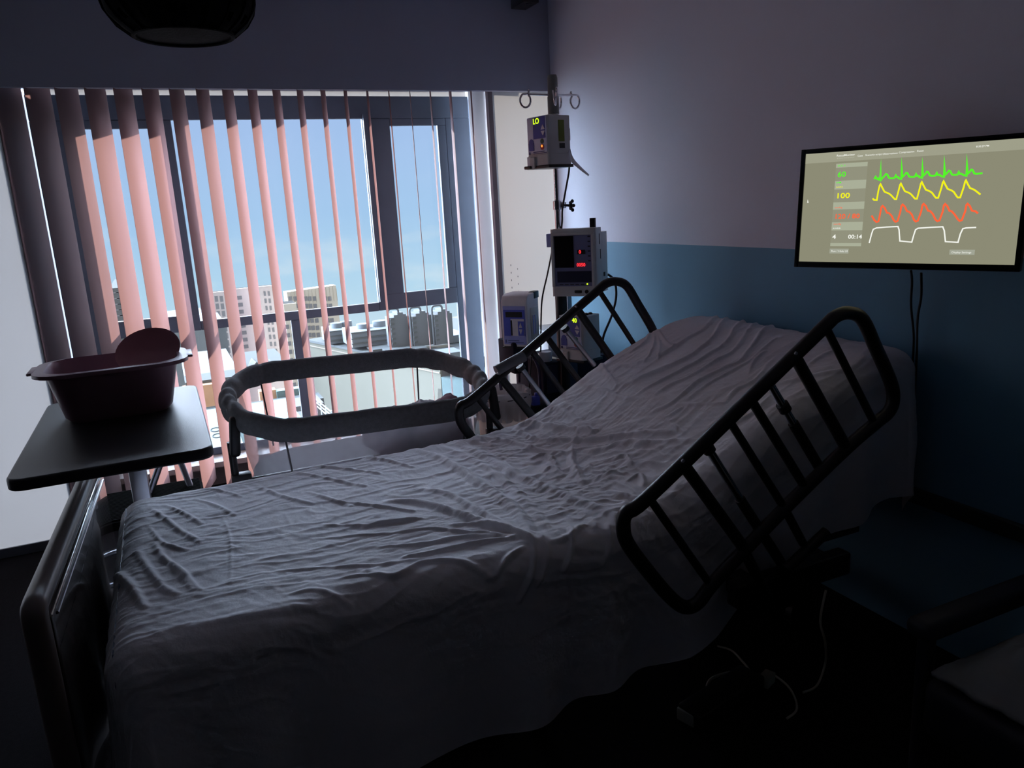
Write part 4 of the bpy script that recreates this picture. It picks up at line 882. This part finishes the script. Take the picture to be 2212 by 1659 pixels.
def ribbon(pts, w, m, name):
    P = [Vector((*scr(x, y), 0)) for x, y in pts]; b = bmesh.new(); n = len(P); L_, R_ = [], []
    for i, p in enumerate(P):
        a = P[max(0, i-1)]; c = P[min(n-1, i+1)]; d1_ = (p-a).normalized() if i else (c-p).normalized(); d2_ = (c-p).normalized() if i < n-1 else d1_
        t_ = (d1_+d2_); t_ = t_.normalized() if t_.length > 1e-6 else d1_; nrm = Vector((-t_.y, t_.x, 0)); k = w/2/max(.45, abs(nrm.dot(Vector((-d1_.y, d1_.x, 0)))))
        L_.append(b.verts.new((p.x+nrm.x*k, -.0010, p.y+nrm.y*k))); R_.append(b.verts.new((p.x-nrm.x*k, -.0010, p.y-nrm.y*k)))
    for i in range(n-1): b.faces.new((L_[i], L_[i+1], R_[i+1], R_[i]))
    me = bpy.data.meshes.new(name); b.to_mesh(me); b.free(); me.materials.append(m); o = bpy.data.objects.new(name, me); C.objects.link(o); o.parent = tv
ecg = [(712, 425), (728, 398), (742, 422), (762, 415)]
for px_, py_, bx, by_ in ((795, 205, 783, 440), (1040, 188, 1025, 425), (1288, 188, 1272, 412), (1550, 158, 1535, 400), (1820, 142, 1803, 388)):
    dy = by_-440
    ecg += [(bx-22, 430+dy), (bx-6, 434+dy), (px_-2, py_), (bx+10, 438+dy), (bx+24, 415+dy), (bx+48, 392+dy), (bx+68, 364+dy), (bx+84, 370+dy), (bx+104, 410+dy), (bx+128, 415+dy)]
    if px_ < 1800: ecg += [(bx+170, 412+dy), (bx+186, 380+dy), (bx+198, 404+dy), (bx+216, 402+dy)]
ecg = [p for p in ecg]; ecg += [(2005, 355)]
ecg = sorted(ecg, key=lambda p: p[0])
ribbon(ecg, .0048, E_g, 'green_trace')
yel = [(692, 655), (710, 675), (742, 677)]
for px_, py_, ex, ey in ((785, 485, 975, 665), (1028, 478, 1222, 660), (1278, 460, 1475, 650), (1538, 450, 1738, 645), (1805, 440, 1980, 610)):
    yel += [(px_-24, py_+80), (px_-8, py_+15), (px_+2, py_), (px_+24, py_+45), (px_+50, py_+92), (px_+100, py_+112), (px_+125, py_+130)]
    yel += [(px_+160, ey-12), (px_+172, ey), (ex+0, ey)] if px_ < 1800 else [(ex, ey)]
ribbon(yel, .0044, E_y, 'yellow_trace')
red = [(680, 860), (712, 915), (738, 938), (762, 930)]
for px_, py_, ex, ey in ((805, 745, 990, 935), (1045, 728, 1232, 932), (1295, 720, 1490, 928), (1552, 722, 1757, 925), (1820, 720, 1950, 835)):
    red += [(px_-22, py_+90), (px_-8, py_+15), (px_+6, py_), (px_+32, py_+25), (px_+58, py_+82), (px_+85, py_+88)]
    red += [(px_+115, py_+120), (ex-45, ey-18), (ex-25, ey), (ex, ey-8)] if px_ < 1800 else [(px_+105, py_+92), (ex, ey)]
ribbon(red, .0050, E_r, 'red_trace')
wht = [(652, 1188), (680, 1080), (700, 1025), (740, 1008), (860, 998), (995, 992), (1008, 1030), (1018, 1165), (1160, 1178), (1185, 1090), (1205, 1030), (1235, 1012), (1380, 1002), (1530, 995), (1548, 1040), (1562, 1172), (1712, 1180), (1740, 1080), (1770, 1018), (1810, 1008), (1930, 1002)]
ribbon(wht, .0036, E_w, 'white_trace')
T = Matrix.Rotation(PI/2, 4, 'X')
def stext(s, x, y, size, m, name, sx=1.0):
    a, c = scr(x, y); return text(s, size, m, tv, Matrix.Translation((a, -.0012, c)) @ T @ Matrix.Diagonal((sx, 1, 1, 1)), name, 0, .02 if size > .012 else .004)
stext('60', 272, 400, .0215, E_g, 'green_number', 1.15); stext('100', 250, 655, .0215, E_y, 'yellow_number', 1.3); stext('120 / 80', 232, 898, .0195, E_r, 'red_number', 1.15)
stext('4', 210, 1138, .018, E_w, 'white_number', 1.2); stext('00:14', 398, 1136, .0165, E_w, 'white_number', 1.1)
for s, x, y, m in (('ECG II', 275, 277, E_g), ('BPM', 258, 478, E_g), ('SAO2', 255, 532, E_y), ('mmHg', 240, 775, E_r), ('mmHg', 226, 972, E_r), ('AWRR', 215, 1024, E_w)): stext(s, x, y, .0068, m, 'small_caption', 1.2)
stext('ResusMonitor', 262, 158, .0085, E_w, 'menu_text', 1.1); a0 = scr(262, 182); a1 = scr(474, 168); quad([(a0[0], a0[1]), (a1[0], a0[1]), (a1[0], a0[1]+.0016), (a0[0], a0[1]+.0016)], E_w, 'menu_underline')
for s, x, y in (('Case', 512, 158), ('Scenario script', 605, 150), ('Observations', 810, 136), ('Compression', 1005, 118), ('Reset', 1222, 102)): stext(s, x, y, .0072, E_w, 'menu_text', 1.05)
stext('8:30:29 PM', 1928, 48, .0068, E_w, 'clock_text', 1.0); stext('Run / Hide UI', 196, 1295, .0080, E_w, 'button_text', 1.1); stext('Display Settings', 1634, 1310, .0070, E_w, 'button_text', 1.1)
a, c = scr(-88, 690); quad([(a, c-.005), (a+.0045, c-.005), (a+.001, c+.006)], E_w, 'mouse_pointer', -.001)
# wall arm
q = MB(); q.tube([(.10, .045, 0), (.16, .09, 0)], .014, 10); q.bb((.10, .045, -.05), (.16, .06, .05)); q.build('wall_arm', M_black, tv)
cable('power_cable', [at(1968, 585, y=1.62), at(1970, 610, y=1.64), at(1968, 660, y=1.66), at(1974, 730, y=1.66), at(1970, 800, x=2.145)], .0035, M_black, 'left black cable dangling below the wall television')
cable('power_cable', [at(1990, 590, y=1.60), at(1990, 640, y=1.62), at(1982, 690, y=1.63), at(1980, 770, y=1.62), at(1975, 860, x=2.145)], .0035, M_black, 'right black cable dangling below the wall television')

# ------------------------------------------------------------------ ceiling pieces
lc = V(.128, 2.02, 0)
lp = empty('woven_lamp', (lc.x, lc.y, EYE+CEIL), 0, 'black woven basket pendant lamp hanging at the upper left', 'pendant lamp')
LR = .163
lampr = lambda f: LR*(1-max(0, (1-f/.34))**3.0*.34) if f < .34 else LR*(1-.25*((f-.34)/.66)**2)
b = bmesh.new(); NSEG, NR = 112, 36; rows = []
for j in range(NR+1):
    f = j/NR; z = .412+.30*f
    r = lampr(f)
    rows.append([b.verts.new((lc.x+r*(1+.008*math.sin(k*.9+j*1.3))*math.cos(2*PI*k/NSEG), lc.y+r*math.sin(2*PI*k/NSEG), EYE+z+.0035*math.sin(k*.5))) for k in range(NSEG)])
for j in range(NR):
    for k in range(NSEG):
        if j % 6 in (2, 3) and k % 8 in (0, 1) and random.random() < .93: continue
        b.faces.new((rows[j][k], rows[j][(k+1) % NSEG], rows[j+1][(k+1) % NSEG], rows[j+1][k]))
q = MB(); q.bm.free(); q.bm = b
M_wick = mat('black_wicker', (.008, .008, .010), .9, spec=.1, noise_s=80, amt=.5, bump=.8, bump_s=120)
o = q.build('woven_shade', M_wick, smooth=False); put(o, lp); s_ = o.modifiers.new('s', 'SOLIDIFY'); s_.thickness = .006
q = MB()
for k in range(20):
    a = 2*PI*k/20+.03
    q.tube([Vector((lc.x+rr_*math.cos(a), lc.y+rr_*math.sin(a), EYE+z)) for rr_, z in [(lampr(f_/12)+.002, .412+.30*f_/12) for f_ in range(13)]], .0035, 6)
for z, rr_ in ((.413, lampr(0)-.002), (.712, lampr(1)), (.53, LR+.003)): q.tube([Vector((lc.x+rr_*math.cos(2*PI*k/40), lc.y+rr_*math.sin(2*PI*k/40), EYE+z)) for k in range(40)], .006, 8, closed=True)
put(q.build('shade_ribs', M_wick), lp)
q = MB(); q.lathe([(0, .410), (lampr(0)-.004, .413), (lampr(0)-.004, .417), (0, .414)], 40, Vector((lc.x, lc.y, EYE))); put(q.build('shade_bottom', M_wick), lp)
q = MB(); q.ball(V(lc.x, lc.y, .56), (.07, .07, .09), 20); put(q.build('bulb', mat('unlit_bulb_glass', (.10, .10, .12), .15)), lp)
q = MB(); q.tube([V(lc.x, lc.y, .60), V(lc.x, lc.y, CEIL)], .004, 8); q.lathe([(0, CEIL-.02), (.05, CEIL-.02), (.05, CEIL)], 24, Vector((lc.x, lc.y, EYE))); put(q.build('cord', M_black), lp)
q = MB(); P = at(1139, 10, y=3.95); q.bb((P.x-.045, 3.90, P.z), (P.x+.045, 4.06, EYE+CEIL), .004); q.cyl((P.x, 3.93, P.z+.001), (P.x, 3.93, P.z-.003), .018, n=18)
tag(q.build('ceiling_camera', M_black), 'small black ceiling box mounted against the valance near the corner', 'ceiling camera')

# ------------------------------------------------------------------ dark things in the foreground and on the floor
M_dimcab = mat('cream_cable', (.55, .52, .42), .5)
def floorc(pts, name, label, r=.0035, m=M_dimcab, z=-1.494, cat='cable'): return tag(MB().tube(smooth([at(x, y, z=z) for x, y in pts], 8), r, 8).build(name, m), label, cat)
floorc([(852, 1659), (890, 1640), (960, 1612), (1010, 1594), (1050, 1583), (1072, 1568), (1080, 1552), (1062, 1550), (1050, 1560), (1020, 1558), (1000, 1570), (985, 1590), (978, 1570), (990, 1556), (1040, 1549), (1066, 1560), (1030, 1592)], 'cable_coil', 'thin pale cable with a loose coil on the floor under the bed')
floorc([(845, 1616), (842, 1659)], 'cable_end', 'short straight pale cable end on the floor at the bottom edge')
floorc([(1550, 1396), (1580, 1405), (1605, 1430), (1618, 1446)], 'pale_cable', 'short pale cable on the floor left of the cream adapter')
floorc([(1530, 1540), (1532, 1510), (1528, 1480), (1545, 1462), (1590, 1450), (1620, 1448)], 'pale_cable', 'pale cable arching over the black power unit on the floor', .005)
floorc([(1668, 1455), (1700, 1480), (1718, 1510), (1720, 1535), (1700, 1552)], 'pale_cable', 'pale cable curving away right of the cream adapter')
tag(MB().tube(smooth([at(1784, 1275, y=1.50), at(1772, 1340, y=1.50), at(1782, 1385, y=1.50), at(1783, 1430, z=-1.45), at(1765, 1480, z=-1.494), at(1735, 1496, z=-1.494)], 8), .0035, 8).build('pale_cable', M_dimcab), 'pale cable dropping from the bed rail mounting to the floor', 'cable')
P = at(1656, 1478, z=-1.5)
q = MB(); q.box((P.x, P.y, .018), (.055, .035, .034), rot=(0, 0, .4), bev=.004); tag(q.build('cream_adapter', M_dimcab), 'small cream plug adapter on the floor near the power unit', 'adapter')
P = at(1560, 1520, z=-1.5)
q = MB(); q.box((P.x, P.y, .025), (.30, .09, .05), rot=(0, 0, .22), bev=.008); tag(q.build('power_unit', M_black), 'long black power unit lying on the dark floor beside the bed', 'power unit')
P = at(1490, 1555, z=-1.5)
q = MB(); q.box((P.x, P.y, .02), (.05, .06, .04), rot=(0, 0, .3), bev=.005); q.box((P.x+.05, P.y-.01, .012), (.05, .03, .024), rot=(0, 0, .3), bev=.003); tag(q.build('grey_adapter', mat('pale_grey_adapter', (.40, .40, .36), .5)), 'pale grey square plug at the left end of the black power unit', 'adapter')
P = at(1150, 1525, z=-1.45); q = MB(); q.box((P.x, P.y, EYE-1.44), (.04, .03, .12), bev=.004); inbed(q.build('frame_bracket', M_blackm))
# armchair with a grey blanket, lower right corner, almost in the dark
ch = empty('armchair', V(1.72, .85, -1.5), 0, 'dark armchair in the unlit lower right corner', 'armchair')
M_chair = mat('dark_navy_vinyl', (.022, .026, .04), .5)
q = MB(); q.box(V(1.74, .80, -1.19), (.56, .54, .16), bev=.04, seg=4); put(q.build('seat', M_chair), ch)
q = MB(); q.box(V(2.04, .80, -.94), (.12, .54, .58), rot=(0, math.radians(8), 0), bev=.05, seg=4); put(q.build('backrest', M_chair), ch)
for yy in (.50, 1.10):
    q = MB(); q.box(V(1.74, yy, -1.02), (.52, .07, .05), bev=.02, seg=3); q.tube([V(1.52, yy, -1.03), V(1.52, yy, -1.49)], .02, 10); q.tube([V(1.98, yy, -1.03), V(1.98, yy, -1.49)], .02, 10); put(q.build('arm', M_chair), ch)
b = bmesh.new(); nn_ = 70; g = []
for i in range(nn_+1):
    row = []
    for j in range(nn_+1):
        x = -1+2*i/nn_; y = -1+2*j/nn_; r = (abs(x)**3+abs(y)**3)**(1/3); hgt = .10*(1-min(1, r)**2.4)
        nz_ = noise.fractal(Vector((x*2, y*2, 4)), .8, 2, 4)*.028
        row.append(b.verts.new((1.71+x*.25, .83+y*.21, EYE-1.105+hgt+nz_*(1-r*.5 if r < 1 else .4)+.02)))
    g.append(row)
for i in range(nn_):
    for j in range(nn_): b.faces.new((g[i][j], g[i+1][j], g[i+1][j+1], g[i][j+1]))
q = MB(); q.bm.free(); q.bm = b; o = q.build('grey_blanket', mat('grey_blanket', (.25, .27, .28), .95, bump=.5, bump_s=90)); s_ = o.modifiers.new('s', 'SOLIDIFY'); s_.thickness = .01
tag(o, 'crumpled grey blanket heaped on the seat of the dark armchair', 'blanket')

# ------------------------------------------------------------------ the city outside
M_bp = mat('pinkish_stone', (0.420, 0.370, 0.365), .9, spec=0, noise_s=.3, amt=.05); M_bt = mat('cream_tan_stone', (0.440, 0.395, 0.335), .9, spec=0, noise_s=.3, amt=.06)
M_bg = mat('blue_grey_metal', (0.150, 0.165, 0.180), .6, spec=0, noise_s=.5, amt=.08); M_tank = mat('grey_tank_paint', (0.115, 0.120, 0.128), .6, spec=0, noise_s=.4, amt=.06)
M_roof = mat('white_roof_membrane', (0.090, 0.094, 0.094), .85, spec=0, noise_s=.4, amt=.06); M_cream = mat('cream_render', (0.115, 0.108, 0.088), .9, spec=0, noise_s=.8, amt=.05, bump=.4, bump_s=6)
M_cyan = mat('pale_cyan_panel', (0.140, 0.190, 0.187), .6, spec=0); M_or = mat('orange_brick', (0.500, 0.280, 0.170), .9, spec=0, noise_s=3, amt=.12); M_win = mat('dim_window_glass', (0.160, 0.160, 0.170), .35, spec=0); M_line = mat('joint_grey', (0.200, 0.170, 0.140), .9, spec=0); M_street = mat('asphalt', (0.120, 0.120, 0.130), .9, spec=0, noise_s=.2)
def dr(px, py, D): p = at(px, py, y=D); return p.x, p.z
def block(x0p, x1p, topp, D, depth, zb, m, name, label, cat='building', wins=None, group=None, parapet=None):
    """building: left/right photo columns and top row on its front plane at distance D"""
    ym = topp; xa, zt = dr(x0p, ym, D); xb, zt2 = dr(x1p, ym, D); zt = (zt+zt2)/2
    zb += EYE
    r = empty(name, ((xa+xb)/2, D+depth/2, zb), 0, label, cat, group)
    q = MB(); q.bb((xa, D, zb), (xb, D+depth, zt)); put(q.build('walls', m, smooth=False), r)
    if depth < 6: q = MB(); q.bb((xa+.05, D+.3, zt), (xb-.05, D+depth-.05, zt+.03)); put(q.build('roof', mat('darkened_roof_top', (.052, .050, .048), .95, spec=0), smooth=False), r)  # dark layer added on tower tops to offset the strong skylight there
    if parapet: q = MB(); q.bb((xa-.06, D-.06, zt), (xb+.06, D+.3, zt+parapet)); put(q.build('parapet', m, smooth=False), r)
    if wins:
        cols, rows, wd_, ht_, z1, dz = wins
        for cx in cols:
            for k in range(rows):
                X, Z = dr(cx, z1, D); Z -= dz*k
                q = MB(); q.bb((X-wd_/2, D-.06, Z-ht_/2), (X+wd_/2, D+.1, Z+ht_/2)); put(q.build('window', M_win, smooth=False), r)
    return r, xa, xb, zt
G = -62
struct(MB().bb(V(-150, 10, G-1), V(180, 215, G)).build('floor', M_street, smooth=False), 'city street level far below the window')
bpy.data.objects['floor.001'].name = 'ground_street'
S1 = 90/1664.
block(456, 505, 632, 90, 2.5, G, M_bp, 'pale_tower', 'pinkish pale tower with paired small windows, leftmost of the three', wins=([467.5, 478.5], 9, .32, .62, 645.5, .82), parapet=.12)
block(508, 541, 625, 92, 2.5, G, M_bp, 'pale_tower', 'pinkish pale tower block with one column of wide windows, the middle one', wins=([517.5], 8, .50, .42, 643, .80), parapet=.12)
block(545, 606, 620, 88, 2.5, G, M_bp, 'pale_tower', 'pinkish pale tower with narrow paired windows, right of the wide windowed one', wins=([572, 581, 594], 11, .20, .48, 634, .80), parapet=.12)
block(612, 640, 656, 80, 2.5, G, M_bt, 'tan_tower_wing', 'lower fluted tan wing beside the stepped tan tower', wins=([621, 632], 9, .32, .42, 706, .86))
r_, xa, xb, zt = block(619, 727, 628, 83, 2.5, G, M_bt, 'stepped_tower', 'tan fluted tower with a rising stepped parapet and square windows', wins=([627, 638, 660, 669, 679, 703, 712], 8, .36, .46, 645, .78))
q = MB(); nst = 14
for k in range(nst):
    X = xa+(xb-xa)*k/nst; q.bb((X, 83, zt-.01), (X+(xb-xa)/nst*.93, 84.5, zt+.10+.26*k/nst)); q.bb((X+(xb-xa)/nst*.96, 82.93, zt-1.3), (X+(xb-xa)/nst*1.0, 83.05, zt))
put(q.build('stepped_parapet', M_bt, smooth=False), r_)
block(234, 268, 622, 120, 20, G, M_roof, 'white_tower', 'white banded tower at the far left between the first blind slats', wins=([250, 258], 5, .9, .18, 632, .8))
block(362, 449, 698, 60, 10, -14, M_bg, 'blue_grey_hall', 'blue grey windowless hall at the left below the transom', parapet=.05)
block(452, 487, 700, 62, 8, -14, M_bg, 'blue_grey_hall', 'blue grey block directly below the pale towers')
# white rooftops and parapets, stepping down towards the viewer
def slab(p0, p1, D, depth, th, m, name, label, cat='roof'):
    (xa, z), (xb, z2) = dr(*p0, D), dr(*p1, D); z = (z+z2)/2
    return tag(MB().bb((xa, D, z-th), (xb, D+depth, z)).build(name, m, smooth=False), label, cat)
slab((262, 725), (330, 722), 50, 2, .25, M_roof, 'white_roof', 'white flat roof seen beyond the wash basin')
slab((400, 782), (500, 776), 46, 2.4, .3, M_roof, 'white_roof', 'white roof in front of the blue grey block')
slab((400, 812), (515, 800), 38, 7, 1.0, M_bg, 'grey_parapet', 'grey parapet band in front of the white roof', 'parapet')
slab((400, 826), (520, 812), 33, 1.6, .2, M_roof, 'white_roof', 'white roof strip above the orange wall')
slab((395, 838), (475, 828), 32.6, .5, .9, M_or, 'orange_wall', 'orange brick wall seen left of the bassinet', 'wall')
slab((560, 846), (596, 842), 32.6, .5, .9, M_or, 'orange_wall', 'orange brick wall piece seen inside the bassinet rim', 'wall')
slab((597, 842), (680, 838), 32.4, .5, .9, M_cyan, 'cyan_wall', 'pale cyan wall piece seen inside the bassinet rim', 'wall')
slab((420, 895), (700, 866), 31, 1.2, .5, M_roof, 'white_ledge', 'white ledge below the orange wall', 'ledge')
slab((420, 905), (700, 876), 29.5, 1.5, 2.5, M_street, 'grey_facade_band', 'grey facade band below the white ledge', 'facade')
for k, (a, b_) in enumerate((((430, 935), (680, 905)), ((430, 945), (680, 915)), ((430, 956), (680, 926)))):
    slab(a, b_, 24-k*1.2, 1.0, .10, M_roof, 'louvre_roof', ['farthest', 'middle', 'nearest'][k]+' of three white roof louvres seen low beside the bassinet', 'roof louvre')
slab((420, 990), (690, 958), 18, 5, .4, M_cyan, 'pale_low_roof', 'pale cyan low roof at the bottom of the window')
for k, (x, y) in enumerate(((466, 928), (470, 941))):
    P = at(x, y, y=17.5); q = MB(); q.tube([P+Vector((.10*math.cos(2*PI*i/24), .05*math.sin(2*PI*i/24), .03*math.sin(2*PI*i/24))) for i in range(24)], .015, 8, closed=True)
    tag(q.build('duct_ring', M_tank), ['upper', 'lower'][k]+' of two grey duct rings on the pale low roof', 'duct')
# ramped grey parapets right of the pale towers
for a, b_, D0, D1, lab in (((528, 768), (556, 797), 62, 40, 'left white ramp wall running down from the towers'), ((574, 764), (606, 786), 62, 46, 'right white ramp wall running down from the towers')):
    A = at(*a, y=D0); B = at(*b_, y=D1); q = MB(); q.tube([A, B], .35, 4); tag(q.build('ramp_wall', M_roof, smooth=False), lab, 'ramp wall')
slab((530, 790), (620, 782), 44, 5, .4, M_roof, 'white_roof', 'white roof between the two ramp walls')
q = MB(); P = at(579, 788, y=43); q.bb(P+Vector((-.25, 0, -.4)), P+Vector((.2, .8, .15))); q.bb(P+Vector((-.35, .1, .15)), P+Vector((-.05, .8, .5))); tag(q.build('roof_unit', M_bg, smooth=False), 'small stepped grey unit on the white roof', 'roof unit')
# big cream wall with parapet, receding to the left
zc_ = at(664, 731, y=44).z; 
def onz(px, py, z): d = ray(px, py); k = (z-EYE)/d.z; return Vector((0, 0, EYE))+d*k
A = onz(664, 733, zc_); B = onz(950, 790, zc_)
cw = empty('cream_building', ((A.x+B.x)/2, (A.y+B.y)/2, EYE+G), 0, 'large cream rendered building with a long sloping-looking parapet', 'building')
dirw = (B-A).normalized(); nrm = Vector((-dirw.y, dirw.x, 0)); nrm = nrm if nrm.y > 0 else -nrm
def wallseg(P, Q, z0, z1, th, m, nm, root, off=0):
    b = bmesh.new(); o_ = nrm*off; vs = []
    for base in (z0, z1):
        for p in (P+o_, Q+o_, Q+nrm*th+o_, P+nrm*th+o_): vs.append(b.verts.new((p.x, p.y, base)))
    for f in ((0, 1, 2, 3), (4, 5, 6, 7), (0, 1, 5, 4), (1, 2, 6, 5), (2, 3, 7, 6), (3, 0, 4, 7)): b.faces.new([vs[i] for i in f])
    q = MB(); q.bm.free(); q.bm = b; return put(q.build(nm, m, smooth=False), root)
wallseg(A, B, EYE-30, zc_-.12, 30, M_cream, 'walls', cw)
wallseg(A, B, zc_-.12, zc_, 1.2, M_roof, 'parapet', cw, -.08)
wallseg(A, B, zc_-.35, zc_-.30, .1, M_line, 'string_course', cw, -.05)
Cc = onz(996, 798, zc_)
cy = empty('cyan_building', ((B.x+Cc.x)/2, B.y, EYE+G), 0, 'pale cyan panelled wall right of the cream building', 'building'); wallseg(B+dirw*.05, B+dirw*4, EYE-30, zc_-.5, 10, M_cyan, 'walls', cy)
# stair railing at its foot
ra = empty('roof_railing', at(700, 880, y=24), 0, 'thin blue grey stair railing at the foot of the cream wall', 'railing')
q = MB()
for dz in (0, -.12, -.24): q.tube([at(682, 862, y=26)+Vector((0, 0, dz)), at(716, 890, y=23)+Vector((0, 0, dz))], .018, 6)
for f in (0, .33, .66, 1): P = at(682, 862, y=26).lerp(at(716, 890, y=23), f); q.tube([P+Vector((0, 0, .05)), P+Vector((0, 0, -.5))], .02, 6)
put(q.build('rails', mat('railing_blue_grey', (.35, .42, .48), .5)), ra)
# roof plant: two fan units and three tanks, on a roof behind the cream parapet
wallseg(A+nrm*.5, B+nrm*.5, zc_-.5, zc_-.02, 9, M_roof, 'roof_deck', cw)
Dz = lambda px, py: onz(px, py, zc_).y
def fan_unit(x0, x1, yt, yb, D, dep, drums, label):
    xa, zt = dr(x0, yt, D); xb, _ = dr(x1, yt, D); _, zb = dr(x0, yb, D)
    r = empty('fan_unit', ((xa+xb)/2, D+dep/2, zb), 0, label, 'cooling unit')
    q = MB(); q.bb((xa, D, zb), (xb, D+dep, zt)); put(q.build('housing', M_bg, smooth=False), r)
    q = MB()
    for f in (0, .38, .72): q.bb((xa-.04, D-.08, zt-(zt-zb)*f-.05), (xb+.04, D+.02, zt-(zt-zb)*f+.01))
    put(q.build('ledge', M_roof, smooth=False), r)
    for dx_, w_, h_ in drums:
        a, _ = dr(dx_, yt, D+dep*.5); q = MB(); q.lathe([(0, 0), (w_, 0), (w_, h_), (w_*.9, h_), (0, h_*.8)], 24, (a, D+dep*.5, zt)); put(q.build('fan_drum', M_bg), r)
fan_unit(711, 746, 716, 744, Dz(728, 745), 2.2, ((729, .34, .26), (750, .30, .30)), 'blue grey rooftop fan unit, the left one behind the cream parapet')
fan_unit(759, 838, 719, 752, Dz(798, 754), 2.2, ((786, .34, .24), (822, .36, .30)), 'blue grey rooftop fan unit, the right one next to the tanks')
for k, (x0, x1, yt) in enumerate(((842, 882, 683), (889, 931, 680), (937, 976, 676))):
    D = Dz((x0+x1)/2, yt+74); xa, zt = dr(x0, yt, D); xb, _ = dr(x1, yt, D); _, zb = dr(x0, yt+70, D); s = (xb-xa)
    r = empty('roof_tank', ((xa+xb)/2, D+.6, zb), 0, ['left', 'middle', 'right'][k]+' of three tall grey tanks with bent pipes on the roof', 'tank', 'grey roof tanks')
    q = MB(); q.bb((xa, D, zb), (xb, D+s, zt-.10)); q.bb((xa+s*.22, D, zt-.10), (xb-s*.12, D+s, zt+.02)); q.bb((xa+s*.42, D, zt+.02), (xb-s*.28, D+s, zt+.12)); put(q.build('tank_body', M_tank, smooth=False), r)
    q = MB(); q.tube(fillet([(xa-.06, D+.1, zb), (xa-.06, D+.1, zt+.34), (xa+s*.50, D+.1, zt+.34), (xa+s*.50, D+.1, zt)], .18), .055, 10); put(q.build('bent_pipe', M_tank), r)
    q = MB()
    for i in range(6): q.bb((xa+.01, D-.05, zt-.2-i*.24), (xa+s*.20, D+.02, zt-.12-i*.24))
    put(q.build('rung', M_roof, smooth=False), r)
for k, (x0, x1, yt, D, h_) in enumerate(((805, 870, 756, Dz(840, 758), .10), (840, 925, 761, Dz(880, 764), .10), (892, 945, 757, Dz(915, 760)+1.3, .14), (925, 990, 747, Dz(957, 752)+2.6, .14))):
    xa, z = dr(x0, yt, D); xb, _ = dr(x1, yt, D)
    tag(MB().bb((xa, D, z-h_), (xb, D+1.2, z)).build('white_duct', M_roof, smooth=False), ['farthest left', 'long low', 'short raised', 'rightmost'][k]+' white duct on the roof at the foot of the tanks', 'duct')
D = Dz(970, 790); xa, z = dr(945, 766, D); xb, _ = dr(1000, 758, D)
tag(MB().bb((xa, D, zc_+.0), (xb, D+1.2, max(z, zc_+.35))).build('plant_box', M_tank, smooth=False), 'grey plant box at the right edge of the view below the tanks', 'plant box')
D = Dz(985, 752)+1.5; tag(MB().bb((dr(966, 735, D)[0], D, zc_+.0), (dr(1010, 735, D)[0], D+2, dr(985, 724, D)[1])).build('grey_annex', M_bg, smooth=False), 'grey annex behind the right tank', 'building')
